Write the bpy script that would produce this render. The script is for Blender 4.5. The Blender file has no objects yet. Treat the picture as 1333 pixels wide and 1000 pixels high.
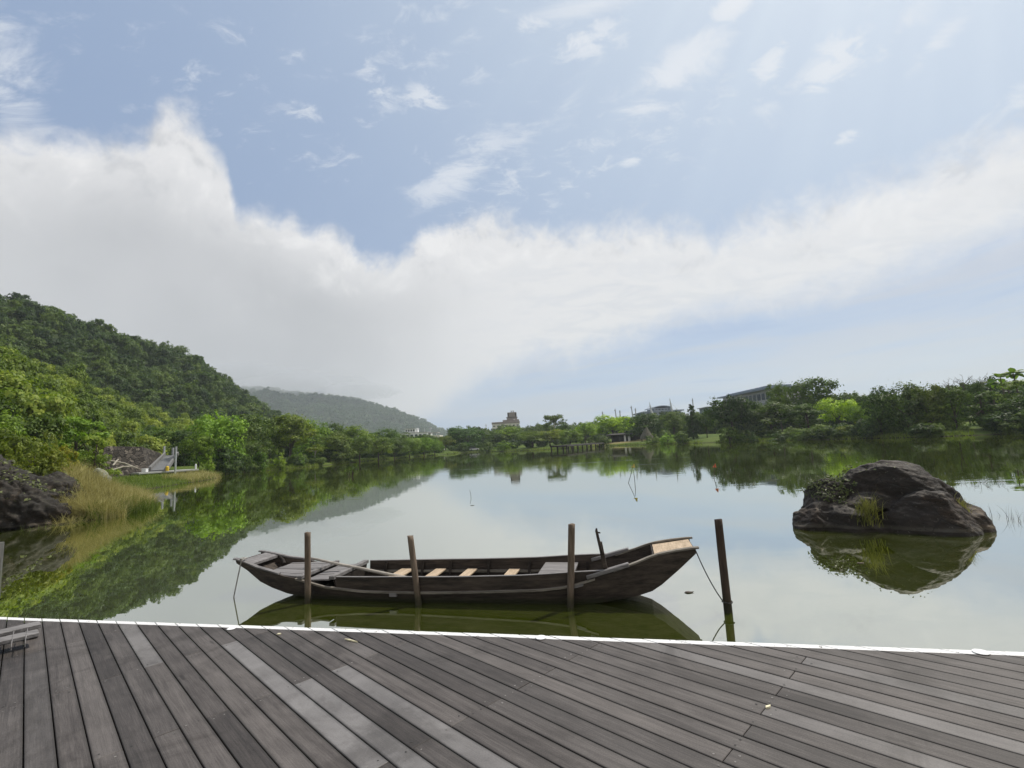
import bpy, bmesh, math, random
import numpy as np
from mathutils import Vector, Matrix, noise as mnoise

random.seed(7)
RNG = np.random.default_rng(7)
S = bpy.context.scene
COL = S.collection
R = math.radians

# ------------------------------------------------------------------ camera
CAM_H = 2.15            # above the water
DECK_Z = 0.55
FPX = 629.0
PITCH, ROLL = R(7.16), R(3.15)
cam = bpy.data.objects.new('camera', bpy.data.cameras.new('camera'))
COL.objects.link(cam)
cam.data.sensor_width = 36.0
cam.data.sensor_fit = 'HORIZONTAL'
cam.data.lens = 36.0 * FPX / 1333.0
cam.data.clip_start = 0.05
cam.data.clip_end = 20000
cam.matrix_world = Matrix.Translation((0, 0, CAM_H)) @ Matrix.Rotation(R(90) + PITCH, 4, 'X') @ Matrix.Rotation(-ROLL, 4, 'Z')
S.camera = cam


def ray(x, y):
    """direction in the world of a point measured on the photograph (1333 wide)"""
    u, v = (x - 666.5) / FPX, -(y - 500.0) / FPX
    c, s = math.cos(-ROLL), math.sin(-ROLL)
    u, v = c * u - s * v, s * u + c * v
    return Vector((u, math.cos(PITCH) - v * math.sin(PITCH), math.sin(PITCH) + v * math.cos(PITCH)))


def horizon_y(x):
    return 579.0 - 0.0555 * (x - 667)


def spot(px, D, y=None):
    """surveyed position: bearing of column px at forward distance D; z too when a height mark y is given"""
    yy = horizon_y(px) if y is None else y
    d = ray(px, yy)
    k = D / d.y
    return Vector((d.x * k, D, CAM_H + d.z * k if y is not None else 0.0))


def onplane(px, y, z):
    d = ray(px, y)
    k = (z - CAM_H) / d.z
    return Vector((d.x * k, d.y * k, z))


# boat and deck edge frame: T along the deck edge, N out over the water
T = Vector((0.975, -0.2223, 0)).normalized()
N = Vector((-T.y, T.x, 0))


def tn(s, n, z):
    return Vector((T.x * s + N.x * n, T.y * s + N.y * n, z))


# ------------------------------------------------------------------ materials
def mat(name):
    m = bpy.data.materials.new(name)
    m.use_nodes = True
    nt = m.node_tree
    nt.nodes.clear()
    out = nt.nodes.new('ShaderNodeOutputMaterial')
    return m, nt, out


class NB:
    """small helper to write node trees"""
    def __init__(s, nt):
        s.nt = nt

    def n(s, t, **kw):
        nd = s.nt.nodes.new(t)
        for k, v in kw.items():
            setattr(nd, k, v)
        return nd

    def link(s, a, b):
        s.nt.links.new(a, b)

    def put(s, sock, v):
        if v is None:
            return
        if isinstance(v, bpy.types.NodeSocket):
            s.link(v, sock)
        else:
            if isinstance(v, (tuple, list)) and len(v) == 3 and sock.type == 'RGBA':
                v = (*v, 1)
            sock.default_value = v

    def math(s, op, a, b=None, c=None, clamp=False):
        nd = s.n('ShaderNodeMath', operation=op, use_clamp=clamp)
        s.put(nd.inputs[0], a)
        s.put(nd.inputs[1], b)
        s.put(nd.inputs[2], c)
        return nd.outputs[0]

    def vmath(s, op, a, b=None):
        nd = s.n('ShaderNodeVectorMath', operation=op)
        s.put(nd.inputs[0], a)
        s.put(nd.inputs[1], b)
        return nd.outputs[1] if op in ('DOT_PRODUCT', 'LENGTH') else nd.outputs[0]

    def noise(s, vec, scale, detail=4.0, rough=0.55, dist=0.0, dim='3D'):
        nd = s.n('ShaderNodeTexNoise', noise_dimensions=dim)
        if vec is not None:
            s.link(vec, nd.inputs['Vector'])
        nd.inputs['Scale'].default_value = scale
        nd.inputs['Detail'].default_value = detail
        nd.inputs['Roughness'].default_value = rough
        nd.inputs['Distortion'].default_value = dist
        return nd.outputs[0]

    def mix(s, fac, a, b, blend='MIX'):
        nd = s.n('ShaderNodeMix', data_type='RGBA', blend_type=blend)
        s.put(nd.inputs[0], fac)
        s.put(nd.inputs[6], a)
        s.put(nd.inputs[7], b)
        return nd.outputs[2]

    def ramp(s, fac, stops, interp='LINEAR'):
        nd = s.n('ShaderNodeValToRGB')
        nd.color_ramp.interpolation = interp
        el = nd.color_ramp.elements
        while len(el) < len(stops):
            el.new(0.5)
        for e, (p, c) in zip(el, stops):
            e.position = p
            e.color = (c, c, c, 1) if isinstance(c, (int, float)) else (*c, 1)
        s.put(nd.inputs[0], fac)
        return nd.outputs[0]

    def maprange(s, v, a, b, c=0.0, d=1.0, smooth=True):
        nd = s.n('ShaderNodeMapRange', interpolation_type='SMOOTHSTEP' if smooth else 'LINEAR')
        s.put(nd.inputs[0], v)
        for i, q in enumerate((a, b, c, d)):
            s.put(nd.inputs[1 + i], q)
        return nd.outputs[0]

    def mapping(s, vec, scale=(1, 1, 1), rot=(0, 0, 0), loc=(0, 0, 0)):
        nd = s.n('ShaderNodeMapping')
        s.link(vec, nd.inputs[0])
        nd.inputs['Location'].default_value = loc
        nd.inputs['Rotation'].default_value = rot
        nd.inputs['Scale'].default_value = scale
        return nd.outputs[0]

    def bump(s, h, strength, dist=1.0):
        nd = s.n('ShaderNodeBump')
        nd.inputs['Strength'].default_value = strength
        nd.inputs['Distance'].default_value = dist
        s.link(h, nd.inputs['Height'])
        return nd.outputs[0]

    def principled(s, col, rough=0.8, normal=None, spec=0.3, metal=0.0):
        nd = s.n('ShaderNodeBsdfPrincipled')
        s.put(nd.inputs['Base Color'], col)
        s.put(nd.inputs['Roughness'], rough)
        nd.inputs['Specular IOR Level'].default_value = spec
        nd.inputs['Metallic'].default_value = metal
        if normal is not None:
            s.link(normal, nd.inputs['Normal'])
        return nd


def plain(name, c1, c2, scale=4.0, rough=0.8, bump=0.0, stretch=(1, 1, 1), spec=0.3, contrast=(0.35, 0.65)):
    m, nt, out = mat(name)
    b = NB(nt)
    tc = b.n('ShaderNodeTexCoord').outputs['Object']
    v = b.mapping(tc, stretch)
    f = b.noise(v, scale, 6, 0.6)
    g = b.noise(v, scale * 4.3, 4, 0.6)
    f = b.math('ADD', b.math('MULTIPLY', f, 0.65), b.math('MULTIPLY', g, 0.35))
    col = b.ramp(f, [(contrast[0], c1), (contrast[1], c2)])
    nrm = b.bump(f, bump, 0.02) if bump else None
    p = b.principled(col, rough, nrm, spec)
    b.link(p.outputs[0], out.inputs[0])
    return m


def leaf_mat(name, c_dark, c_mid, c_light, transl=0.34, nscale=0.25, tint=False, rough=0.55, tt=(1.3, 1.4, 0.6), rnd=.22):
    m, nt, out = mat(name)
    b = NB(nt)
    geo = b.n('ShaderNodeNewGeometry')
    oi = b.n('ShaderNodeObjectInfo')
    f = b.noise(geo.outputs['Position'], nscale, 3, 0.6)
    g = geo.outputs['Random Per Island']
    k = b.math('ADD', b.math('MULTIPLY', f, 0.7), b.math('ADD', b.math('MULTIPLY', g, 0.25), 0.06))
    k = b.math('ADD', k, b.math('MULTIPLY', b.math('SUBTRACT', oi.outputs['Random'], .5), rnd))
    col = b.ramp(k, [(0.30, c_dark), (0.52, c_mid), (0.80, c_light)])
    if tint:
        col = b.mix(1.0, col, oi.outputs['Color'], 'MULTIPLY')
    d = b.principled(col, rough, None, 0.25)
    t = b.n('ShaderNodeBsdfTranslucent')
    tcol = b.mix(1.0, col, tt, 'MULTIPLY')
    b.link(tcol, t.inputs[0])
    ms = b.n('ShaderNodeMixShader')
    ms.inputs[0].default_value = transl
    b.link(d.outputs[0], ms.inputs[1])
    b.link(t.outputs[0], ms.inputs[2])
    b.link(ms.outputs[0], out.inputs[0])
    return m


M = {}
M['leaf'] = leaf_mat('tree leaves', (0.027, 0.054, 0.011), (0.088, 0.146, 0.024), (0.188, 0.256, 0.042), tint=True)
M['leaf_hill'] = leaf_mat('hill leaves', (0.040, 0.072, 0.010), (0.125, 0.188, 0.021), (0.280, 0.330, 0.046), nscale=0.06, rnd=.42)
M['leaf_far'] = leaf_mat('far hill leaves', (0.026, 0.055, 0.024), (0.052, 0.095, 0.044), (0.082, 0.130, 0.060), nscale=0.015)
M['grass_dry'] = leaf_mat('dry grass', (0.18, 0.165, 0.055), (0.36, 0.335, 0.125), (0.52, 0.475, 0.22), 0.3, nscale=0.8, tt=(1.0, .95, .7))
M['grass'] = leaf_mat('green grass', (0.06, 0.090, 0.016), (0.130, 0.185, 0.030), (0.24, 0.29, 0.06), 0.4, nscale=0.5, tt=(1.0, 1.1, .6))
M['ivy'] = leaf_mat('ivy leaves', (0.035, 0.05, 0.018), (0.10, 0.125, 0.045), (0.19, 0.21, 0.085), 0.3, nscale=3, tt=(1.0, 1.05, .6))
M['bark'] = plain('bark', (0.045, 0.036, 0.028), (0.11, 0.09, 0.07), 3, 0.9, 0.4, (1, 1, .3))
M['pale_bark'] = plain('pale bark', (0.22, 0.20, 0.16), (0.42, 0.39, 0.33), 3, 0.9, 0.3, (1, 1, .3))
M['post'] = plain('post wood', (0.080, 0.060, 0.044), (0.215, 0.165, 0.125), 9, 0.85, 0.5, (1, 1, .15))
M['post_dark'] = plain('dark post wood', (0.034, 0.024, 0.019), (0.085, 0.058, 0.043), 9, 0.85, 0.5, (1, 1, .15))
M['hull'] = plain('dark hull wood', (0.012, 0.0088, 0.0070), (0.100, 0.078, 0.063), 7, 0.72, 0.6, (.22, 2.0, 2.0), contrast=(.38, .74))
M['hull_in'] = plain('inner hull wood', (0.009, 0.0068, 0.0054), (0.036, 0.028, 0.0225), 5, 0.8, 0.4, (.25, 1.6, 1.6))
M['grey_wood'] = plain('weathered grey wood', (0.085, 0.080, 0.080), (0.235, 0.225, 0.225), 7, 0.7, 0.5, (.22, 2.2, 2.2))
M['worn_edge'] = plain('worn rail wood', (0.085, 0.075, 0.062), (0.26, 0.235, 0.20), 6, 0.75, 0.4, (.3, 2, 2))
M['pale_wood'] = plain('pale new wood', (0.25, 0.19, 0.125), (0.55, 0.43, 0.31), 7, 0.75, 0.4, (3, .5, 2), contrast=(.30, .68))
M['oar'] = plain('pale oar wood', (0.20, 0.18, 0.155), (0.42, 0.39, 0.35), 7, 0.7, 0.3, (.3, 2, 2))
M['rope'] = plain('rope', (0.22, 0.21, 0.19), (0.45, 0.43, 0.40), 20, 0.9)
M['rope_dark'] = plain('dark rope', (0.03, 0.03, 0.03), (0.08, 0.075, 0.07), 20, 0.9)
M['concrete'] = plain('concrete', (0.30, 0.30, 0.295), (0.42, 0.42, 0.41), 2, 0.85)
M['dark_timber'] = plain('gap shade', (0.02, 0.019, 0.018), (0.055, 0.05, 0.046), 3, 0.8)
M['white_paint'] = plain('white paint', (0.62, 0.63, 0.64), (0.78, 0.79, 0.80), 2, 0.6)
M['beige'] = plain('beige tile wall', (0.56, 0.53, 0.48), (0.66, 0.63, 0.58), .5, 0.8)
M['brown_tile'] = plain('brown tile wall', (0.20, 0.172, 0.160), (0.29, 0.255, 0.240), .5, 0.8)
M['slate'] = plain('slate blue cladding', (0.17, 0.21, 0.27), (0.25, 0.295, 0.36), .5, 0.6)
M['glass'] = plain('window glass', (0.02, 0.03, 0.045), (0.05, 0.07, 0.095), .6, 0.15, spec=0.6)
M['steel'] = plain('pale steel', (0.34, 0.36, 0.38), (0.48, 0.50, 0.52), 2, 0.5)
M['yellow'] = plain('yellow paint', (0.60, 0.40, 0.03), (0.75, 0.52, 0.05), 4, 0.6)
M['orange'] = plain('orange cloth', (0.65, 0.14, 0.06), (0.80, 0.22, 0.10), 8, 0.8)
M['yellow_cloth'] = plain('yellow cloth', (0.60, 0.50, 0.10), (0.75, 0.62, 0.18), 8, 0.8)
M['litter'] = plain('pale petal', (0.60, 0.55, 0.36), (0.75, 0.70, 0.52), 30, 0.8)


def waterline(m, lo, hi, col, amt):
    # algae and wet timber just above the water
    nt = m.node_tree
    b = NB(nt)
    p = next(n for n in nt.nodes if n.type == 'BSDF_PRINCIPLED')
    src = p.inputs['Base Color'].links[0].from_socket
    pos = b.n('ShaderNodeNewGeometry').outputs['Position']
    sz = b.n('ShaderNodeSeparateXYZ')
    b.link(pos, sz.inputs[0])
    z = b.math('ADD', sz.outputs[2], b.math('MULTIPLY', b.math('SUBTRACT', b.noise(pos, 9, 4, .7), .5), .10))
    b.link(b.mix(b.math('MULTIPLY', b.maprange(z, hi, lo), amt), src, col), p.inputs['Base Color'])


waterline(M['hull'], .02, .11, (0.016, 0.020, 0.007), .85)
waterline(M['post'], .04, .26, (0.026, 0.028, 0.012), .85)
waterline(M['post_dark'], .04, .26, (0.020, 0.022, 0.010), .85)


def rock_mat(name, c1, c2, c3, scale=1.2, moss_lit_top=0.0, top=(0.055, 0.062, 0.020)):
    m, nt, out = mat(name)
    b = NB(nt)
    tc = b.n('ShaderNodeTexCoord').outputs['Object']
    geo = b.n('ShaderNodeNewGeometry')
    tcs = b.mapping(tc, (1.0, 1.0, 2.4), (R(18), R(-32), R(15)))
    f = b.noise(tcs, scale, 10, 0.70, 0.6)
    g = b.noise(tcs, scale * 6, 8, 0.74)
    vor = b.n('ShaderNodeTexVoronoi', feature='DISTANCE_TO_EDGE')
    wv = b.noise(tc, scale * 1.3, 4, 0.6)
    wvv = b.vmath('ADD', tc, wv)
    b.link(wvv, vor.inputs['Vector'])
    vor.inputs['Scale'].default_value = scale * 1.1
    crack = b.maprange(vor.outputs[0], 0.0, 0.02)
    k = b.math('ADD', b.math('MULTIPLY', f, 0.6), b.math('MULTIPLY', g, 0.4))
    col = b.ramp(k, [(0.34, c1), (0.52, c2), (0.68, c3)])
    lich = b.maprange(b.noise(tc, scale * 9, 6, 0.75), 0.58, 0.68)
    col = b.mix(b.math('MULTIPLY', lich, 0.45), col, (0.20, 0.19, 0.16))
    if moss_lit_top:
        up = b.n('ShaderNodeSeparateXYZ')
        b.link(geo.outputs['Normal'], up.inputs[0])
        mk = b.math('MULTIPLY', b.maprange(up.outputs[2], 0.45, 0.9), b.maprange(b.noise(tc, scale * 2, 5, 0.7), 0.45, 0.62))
        col = b.mix(b.math('MULTIPLY', mk, moss_lit_top), col, top)  # moss on upward faces; on the lake rock, lit tops painted in
    sz = b.n('ShaderNodeSeparateXYZ')
    b.link(geo.outputs['Position'], sz.inputs[0])
    # tide mark: wet dark foot, then a thin pale line
    wz = b.math('ADD', sz.outputs[2], b.math('MULTIPLY', b.math('SUBTRACT', f, .5), .10))
    pale = b.math('MULTIPLY', b.math('MULTIPLY', b.maprange(wz, .05, .08), b.maprange(wz, .16, .10)), .35)
    col = b.mix(pale, col, (0.13, 0.12, 0.095))
    brown = b.maprange(b.noise(tc, scale * .9, 4, .6), .50, .62)
    col = b.mix(b.math('MULTIPLY', brown, .55), col, b.mix(1.0, col, (1.5, 1.15, .75), 'MULTIPLY'))
    col = b.mix(crack, b.mix(0.6, col, (0.006, 0.006, 0.005)), col)
    h = b.math('ADD', b.math('MULTIPLY', k, 1.0), b.math('MULTIPLY', crack, 0.12))
    p = b.principled(col, 0.75, b.bump(h, 0.7, 0.09), 0.4)
    b.link(p.outputs[0], out.inputs[0])
    return m


M['rock'] = rock_mat('lake rock', (0.007, 0.005, 0.0038), (0.016, 0.0118, 0.0092), (0.044, 0.033, 0.026), 1.3, 0.75, (0.085, 0.075, 0.064))  # pale last colour paints light onto the upward faces
M['rock_bank'] = rock_mat('bank rock', (0.005, 0.0037, 0.0024), (0.012, 0.0090, 0.0062), (0.070, 0.058, 0.044), 1.5, 0.3)


def stone_wall_mat():
    m, nt, out = mat('rubble masonry')
    b = NB(nt)
    tc = b.n('ShaderNodeTexCoord').outputs['Object']
    w = b.vmath('ADD', tc, b.noise(tc, 1.5, 3, 0.5))
    v1 = b.n('ShaderNodeTexVoronoi', feature='F1')
    v2 = b.n('ShaderNodeTexVoronoi', feature='DISTANCE_TO_EDGE')
    for v in (v1, v2):
        b.link(w, v.inputs['Vector'])
        v.inputs['Scale'].default_value = 1.9
    sep = b.n('ShaderNodeSeparateColor')
    b.link(v1.outputs['Color'], sep.inputs[0])
    col = b.ramp(sep.outputs[0], [(0.0, (0.02, 0.017, 0.014)), (0.6, (0.06, 0.052, 0.044)), (1.0, (0.14, 0.122, 0.10))])
    edge = b.maprange(v2.outputs[0], 0.0, 0.09)
    col = b.mix(edge, (0.012, 0.011, 0.010), col)
    p = b.principled(col, 0.9, b.bump(edge, 0.8, 0.1), 0.2)
    b.link(p.outputs[0], out.inputs[0])
    return m


M['masonry'] = stone_wall_mat()


def ground_mat():
    m, nt, out = mat('grassy ground')
    b = NB(nt)
    geo = b.n('ShaderNodeNewGeometry')
    pos = geo.outputs['Position']
    f = b.noise(pos, 0.06, 5, 0.6)
    g = b.noise(pos, 1.7, 5, 0.7)
    k = b.math('ADD', b.math('MULTIPLY', f, 0.65), b.math('MULTIPLY', g, 0.35))
    col = b.ramp(k, [(0.34, (0.030, 0.050, 0.012)), (0.50, (0.065, 0.100, 0.018)), (0.66, (0.120, 0.145, 0.036))])
    # trodden dry patch on the far bank
    c = spot(812, 176)
    d = b.vmath('LENGTH', b.vmath('SUBTRACT', pos, (c.x, c.y, 0.6)))
    dry = b.math('MULTIPLY', b.maprange(b.math('ADD', d, b.math('MULTIPLY', g, 10)), 22, 12), 0.85)
    col = b.mix(dry, col, (0.23, 0.185, 0.085))
    sep = b.n('ShaderNodeSeparateXYZ')
    b.link(pos, sep.inputs[0])
    wet = b.maprange(sep.outputs[2], 0.02, 0.16)
    col = b.mix(wet, (0.035, 0.032, 0.018), col)
    p = b.principled(col, 0.95, b.bump(g, 0.5, 0.15), 0.1)
    b.link(p.outputs[0], out.inputs[0])
    return m


M['ground'] = ground_mat()
M['dry_ground'] = plain('dry bank soil', (0.09, 0.075, 0.03), (0.19, 0.165, 0.075), 1.2, 0.95)
M['forest_floor'] = plain('forest floor', (0.018, 0.030, 0.010), (0.045, 0.070, 0.018), .08, 0.95)


def water_mat():
    m, nt, out = mat('green lake water')
    b = NB(nt)
    geo = b.n('ShaderNodeNewGeometry')
    pos = geo.outputs['Position']
    # patches of faint ripple between glassy areas
    patch = b.maprange(b.noise(b.mapping(pos, (0.014, 0.035, 1)), 1.0, 3, 0.6), 0.38, 0.66)
    r1 = b.noise(b.mapping(pos, (0.55, 1.5, 1)), 1.0, 3, 0.55)
    r2 = b.noise(b.mapping(pos, (2.2, 5.0, 1)), 1.0, 2, 0.5)
    sepp = b.n('ShaderNodeSeparateXYZ')
    b.link(pos, sepp.inputs[0])
    far = b.maprange(sepp.outputs[1], 9.0, 40.0, 0.26, 0.62)
    h = b.math('ADD', b.math('MULTIPLY', r1, 1.0), b.math('MULTIPLY', r2, 0.22))
    strk = b.maprange(b.noise(b.mapping(pos, (0.02, 0.16, 1)), 1.0, 4, 0.6), 0.58, 0.70)
    h = b.math('MULTIPLY', h, b.math('MULTIPLY', far, b.math('ADD', 0.28, b.math('ADD', b.math('MULTIPLY', patch, 0.9), b.math('MULTIPLY', strk, 2.2)))))
    nrm = b.bump(h, 1.0, 0.0065)
    turb = b.noise(b.mapping(pos, (0.35, 0.35, 1)), 1.0, 4, 0.6)
    dcol = b.mix(b.maprange(turb, 0.35, 0.65), (0.046, 0.060, 0.005), (0.060, 0.076, 0.009))
    dif = b.n('ShaderNodeBsdfDiffuse')
    b.link(dcol, dif.inputs[0])
    gl = b.n('ShaderNodeBsdfGlossy')
    gl.inputs['Roughness'].default_value = 0.004
    gl.inputs['Color'].default_value = (0.97, 0.98, 0.95, 1)
    b.link(nrm, gl.inputs['Normal'])
    lw = b.n('ShaderNodeLayerWeight')
    lw.inputs['Blend'].default_value = 0.5
    fac = b.maprange(lw.outputs['Facing'], 0.45, 1.0, 0.52, 0.92, smooth=False)
    ms = b.n('ShaderNodeMixShader')
    b.link(fac, ms.inputs[0])
    b.link(dif.outputs[0], ms.inputs[1])
    b.link(gl.outputs[0], ms.inputs[2])
    b.link(ms.outputs[0], out.inputs[0])
    return m


M['water'] = water_mat()

# deck boards ---------------------------------------------------------------
DA = R(-45.2)
EU = Vector((math.sin(DA), math.cos(DA), 0))
EV = Vector((math.cos(DA), -math.sin(DA), 0))
EDGE_N = 4.215


def deck_mat():
    m, nt, out = mat('weathered deck boards')
    b = NB(nt)
    uv = b.n('ShaderNodeUVMap', uv_map='board').outputs[0]
    at = b.n('ShaderNodeAttribute', attribute_name='tone')
    sep = b.n('ShaderNodeSeparateColor')
    b.link(at.outputs['Color'], sep.inputs[0])
    tone, grey = sep.outputs[0], sep.outputs[1]
    geo = b.n('ShaderNodeNewGeometry')
    pos = geo.outputs['Position']
    fine = b.noise(b.mapping(uv, (5, 130, 1)), 1.0, 5, 0.65)
    mid = b.noise(b.mapping(uv, (1.6, 24, 1)), 1.0, 4, 0.6, 0.6)
    blot = b.noise(pos, 2.6, 5, 0.65)
    speck = b.noise(pos, 120, 2, 0.6)
    k = b.math('ADD', b.math('MULTIPLY', fine, 0.46), b.math('MULTIPLY', mid, 0.44))
    k = b.math('ADD', k, b.math('MULTIPLY', blot, 0.28))
    k = b.math('ADD', k, b.math('MULTIPLY', b.math('SUBTRACT', tone, 0.5), 0.26))
    k = b.math('ADD', k, b.math('MULTIPLY', b.math('SUBTRACT', speck, 0.5), 0.30))
    col = b.ramp(k, [(0.32, (0.015, 0.0126, 0.0114)), (0.53, (0.047, 0.0405, 0.0380)), (0.84, (0.122, 0.109, 0.103))])
    g = b.ramp(b.math('ADD', b.math('MULTIPLY', blot, 0.6), b.math('MULTIPLY', speck, 0.4)), [(0.3, (0.120, 0.114, 0.112)), (0.7, (0.215, 0.206, 0.203))])
    # greyed boards whiten unevenly towards one end
    col = b.mix(b.math('MULTIPLY', grey, b.maprange(blot, 0.2, 0.6, 0.7, 1.0)), col, g)
    # knots here and there
    kn = b.n('ShaderNodeTexVoronoi', feature='F1')
    b.link(b.mapping(uv, (1.5, 8.5, 1)), kn.inputs['Vector'])
    kn.inputs['Scale'].default_value = 1.0
    ks = b.n('ShaderNodeSeparateColor')
    b.link(kn.outputs['Color'], ks.inputs[0])
    kd = b.math('ADD', kn.outputs['Distance'], b.math('MULTIPLY', b.math('SUBTRACT', mid, .5), .12))
    knot = b.math('MULTIPLY', b.maprange(kd, 0.13, 0.05), b.math('GREATER_THAN', ks.outputs[0], 0.72))
    col = b.mix(b.math('MULTIPLY', knot, .7), col, (0.017, 0.0135, 0.0115))
    # grime along the board edges and old water stains
    sv = b.n('ShaderNodeSeparateXYZ')
    b.link(b.n('ShaderNodeUVMap', uv_map='edge').outputs[0], sv.inputs[0])
    grime = b.math('MULTIPLY', b.maprange(b.math('ADD', b.math('ABSOLUTE', sv.outputs[0]), b.math('MULTIPLY', b.math('SUBTRACT', mid, .5), .02)), 0.046, 0.064), 0.55)
    col = b.mix(grime, col, (0.016, 0.014, 0.012))
    stain = b.math('MULTIPLY', b.maprange(b.noise(pos, 0.9, 6, 0.7, 1.0), 0.50, 0.62), 0.62)
    col = b.mix(stain, col, b.mix(1.0, col, (0.50, 0.48, 0.46), 'MULTIPLY'))
    # white paint on the last hand's width before the water
    nn = b.vmath('DOT_PRODUCT', pos, tuple(N))
    wob = b.math('MULTIPLY', b.math('SUBTRACT', b.noise(pos, 3.0, 4, 0.7), 0.5), 0.018)
    pm = b.maprange(b.math('ADD', nn, wob), EDGE_N - 0.070, EDGE_N - 0.065)
    chip = b.maprange(b.noise(pos, 16, 6, 0.78), 0.34, 0.40)
    wcol = b.mix(b.noise(pos, 9, 4, 0.7), (0.50, 0.51, 0.52), (0.80, 0.80, 0.80))
    col = b.mix(b.math('MULTIPLY', pm, chip), col, wcol)
    rough = b.maprange(grey, 0, 1, 0.62, 0.45)
    h = b.math('ADD', b.math('MULTIPLY', fine, 0.6), b.math('MULTIPLY', mid, 0.5))
    p = b.principled(col, rough, b.bump(h, 0.35, 0.004), 0.35)
    b.link(p.outputs[0], out.inputs[0])
    return m


M['deck'] = deck_mat()


# ------------------------------------------------------------------ object helpers
def tag(o, label=None, cat=None, group=None, kind=None):
    if label:
        o['label'] = label
    if cat:
        o['category'] = cat
    if group:
        o['group'] = group
    if kind:
        o['kind'] = kind
    return o


def empty(name, loc=(0, 0, 0), rz=0.0):
    o = bpy.data.objects.new(name, None)
    o.location = loc
    o.rotation_euler = (0, 0, rz)
    o.empty_display_size = 0.2
    COL.objects.link(o)
    return o


def link_mesh(name, me, m=None, parent=None):
    o = bpy.data.objects.new(name, me)
    if m is not None and not me.materials:
        me.materials.append(m)
    COL.objects.link(o)
    if parent is not None:
        o.parent = parent
    return o


def np_mesh(name, verts, faces, smooth=False):
    me = bpy.data.meshes.new(name)
    verts = np.asarray(verts, dtype=np.float32)
    faces = np.asarray(faces, dtype=np.int32)
    nf, k = faces.shape
    me.vertices.add(len(verts))
    me.vertices.foreach_set('co', verts.ravel())
    me.loops.add(nf * k)
    me.loops.foreach_set('vertex_index', faces.ravel())
    me.polygons.add(nf)
    me.polygons.foreach_set('loop_start', np.arange(nf, dtype=np.int32) * k)
    me.polygons.foreach_set('loop_total', np.full(nf, k, dtype=np.int32))
    if smooth:
        me.polygons.foreach_set('use_smooth', np.ones(nf, dtype=bool))
    me.update(calc_edges=True)
    me.validate()
    return me


class MB:
    """collects boxes, tubes and polygons, then links them as one mesh"""
    def __init__(s):
        s.v, s.f = [], []

    def poly(s, pts):
        i = len(s.v)
        s.v += [tuple(p) for p in pts]
        s.f.append(tuple(range(i, i + len(pts))))

    def hexa(s, p):
        """8 points: bottom ring then top ring"""
        i = len(s.v)
        s.v += [tuple(q) for q in p]
        for f in ((3, 2, 1, 0), (4, 5, 6, 7), (0, 1, 5, 4), (1, 2, 6, 5), (2, 3, 7, 6), (3, 0, 4, 7)):
            s.f.append(tuple(i + k for k in f))
        return s

    def box(s, c, size, rz=0.0):
        cx, cy, cz = c
        hx, hy, hz = size[0] / 2, size[1] / 2, size[2] / 2
        ca, sa = math.cos(rz), math.sin(rz)
        p = []
        for z in (-hz, hz):
            for x, y in ((-hx, -hy), (hx, -hy), (hx, hy), (-hx, hy)):
                p.append((cx + ca * x - sa * y, cy + sa * x + ca * y, cz + z))
        return s.hexa(p)

    def beam(s, a, b_, w, t, up=(0, 0, 1)):
        a, b_ = Vector(a), Vector(b_)
        d = (b_ - a).normalized()
        up = Vector(up)
        side = d.cross(up)
        if side.length < 1e-4:
            side = d.cross(Vector((1, 0, 0)))
        side.normalize()
        u = side.cross(d).normalized()
        p = []
        for q in (a, b_):
            p += [q - side * w / 2 - u * t / 2, q + side * w / 2 - u * t / 2, q + side * w / 2 + u * t / 2, q - side * w / 2 + u * t / 2]
        return s.hexa(p)

    def tube(s, pts, rad, seg=8, cap=True):
        pts = [Vector(p) for p in pts]
        if not isinstance(rad, (list, tuple)):
            rad = [rad] * len(pts)
        rings = []
        ref = None
        for i, p in enumerate(pts):
            d = (pts[min(i + 1, len(pts) - 1)] - pts[max(i - 1, 0)]).normalized()
            if ref is None or abs(ref.dot(d)) > 0.95:
                ref = Vector((1, 0, 0)) if abs(d.x) < 0.8 else Vector((0, 1, 0))
            a = d.cross(ref).normalized()
            c = d.cross(a).normalized()
            ref = -c if False else ref
            base = len(s.v)
            for k in range(seg):
                t = 2 * math.pi * k / seg
                s.v.append(tuple(p + (a * math.cos(t) + c * math.sin(t)) * rad[i]))
            rings.append(base)
        for r0, r1 in zip(rings, rings[1:]):
            for k in range(seg):
                s.f.append((r0 + k, r0 + (k + 1) % seg, r1 + (k + 1) % seg, r1 + k))
        if cap:
            s.f.append(tuple(rings[0] + k for k in range(seg))[::-1])
            s.f.append(tuple(rings[-1] + k for k in range(seg)))
        return s

    def build(s, name, m, parent=None, smooth=False, bevel=0.0):
        me = bpy.data.meshes.new(name)
        me.from_pydata(s.v, [], s.f)
        bm = bmesh.new()
        bm.from_mesh(me)
        bmesh.ops.recalc_face_normals(bm, faces=bm.faces)
        if bevel:
            bmesh.ops.bevel(bm, geom=bm.edges[:], offset=bevel, segments=1, affect='EDGES', clamp_overlap=True)
        bm.to_mesh(me)
        bm.free()
        if smooth:
            for p in me.polygons:
                p.use_smooth = True
        return link_mesh(name, me, m, parent)


def fbm(p, octv=4, rough=0.5):
    a, f, t = 1.0, 1.0, 0.0
    for _ in range(octv):
        t += a * mnoise.noise(Vector(p) * f)
        a *= rough
        f *= 2.05
    return t


def copy_tree(o, parent=None):
    c = o.copy()
    COL.objects.link(c)
    c.parent = parent
    for ch in list(o.children):
        copy_tree(ch, c)
    return c


# ------------------------------------------------------------------ lake and ground
LC = Vector((4.0, 62.0, 0))


def sh(px, D):
    v = spot(px, D)
    return (v.x, v.y)


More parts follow.
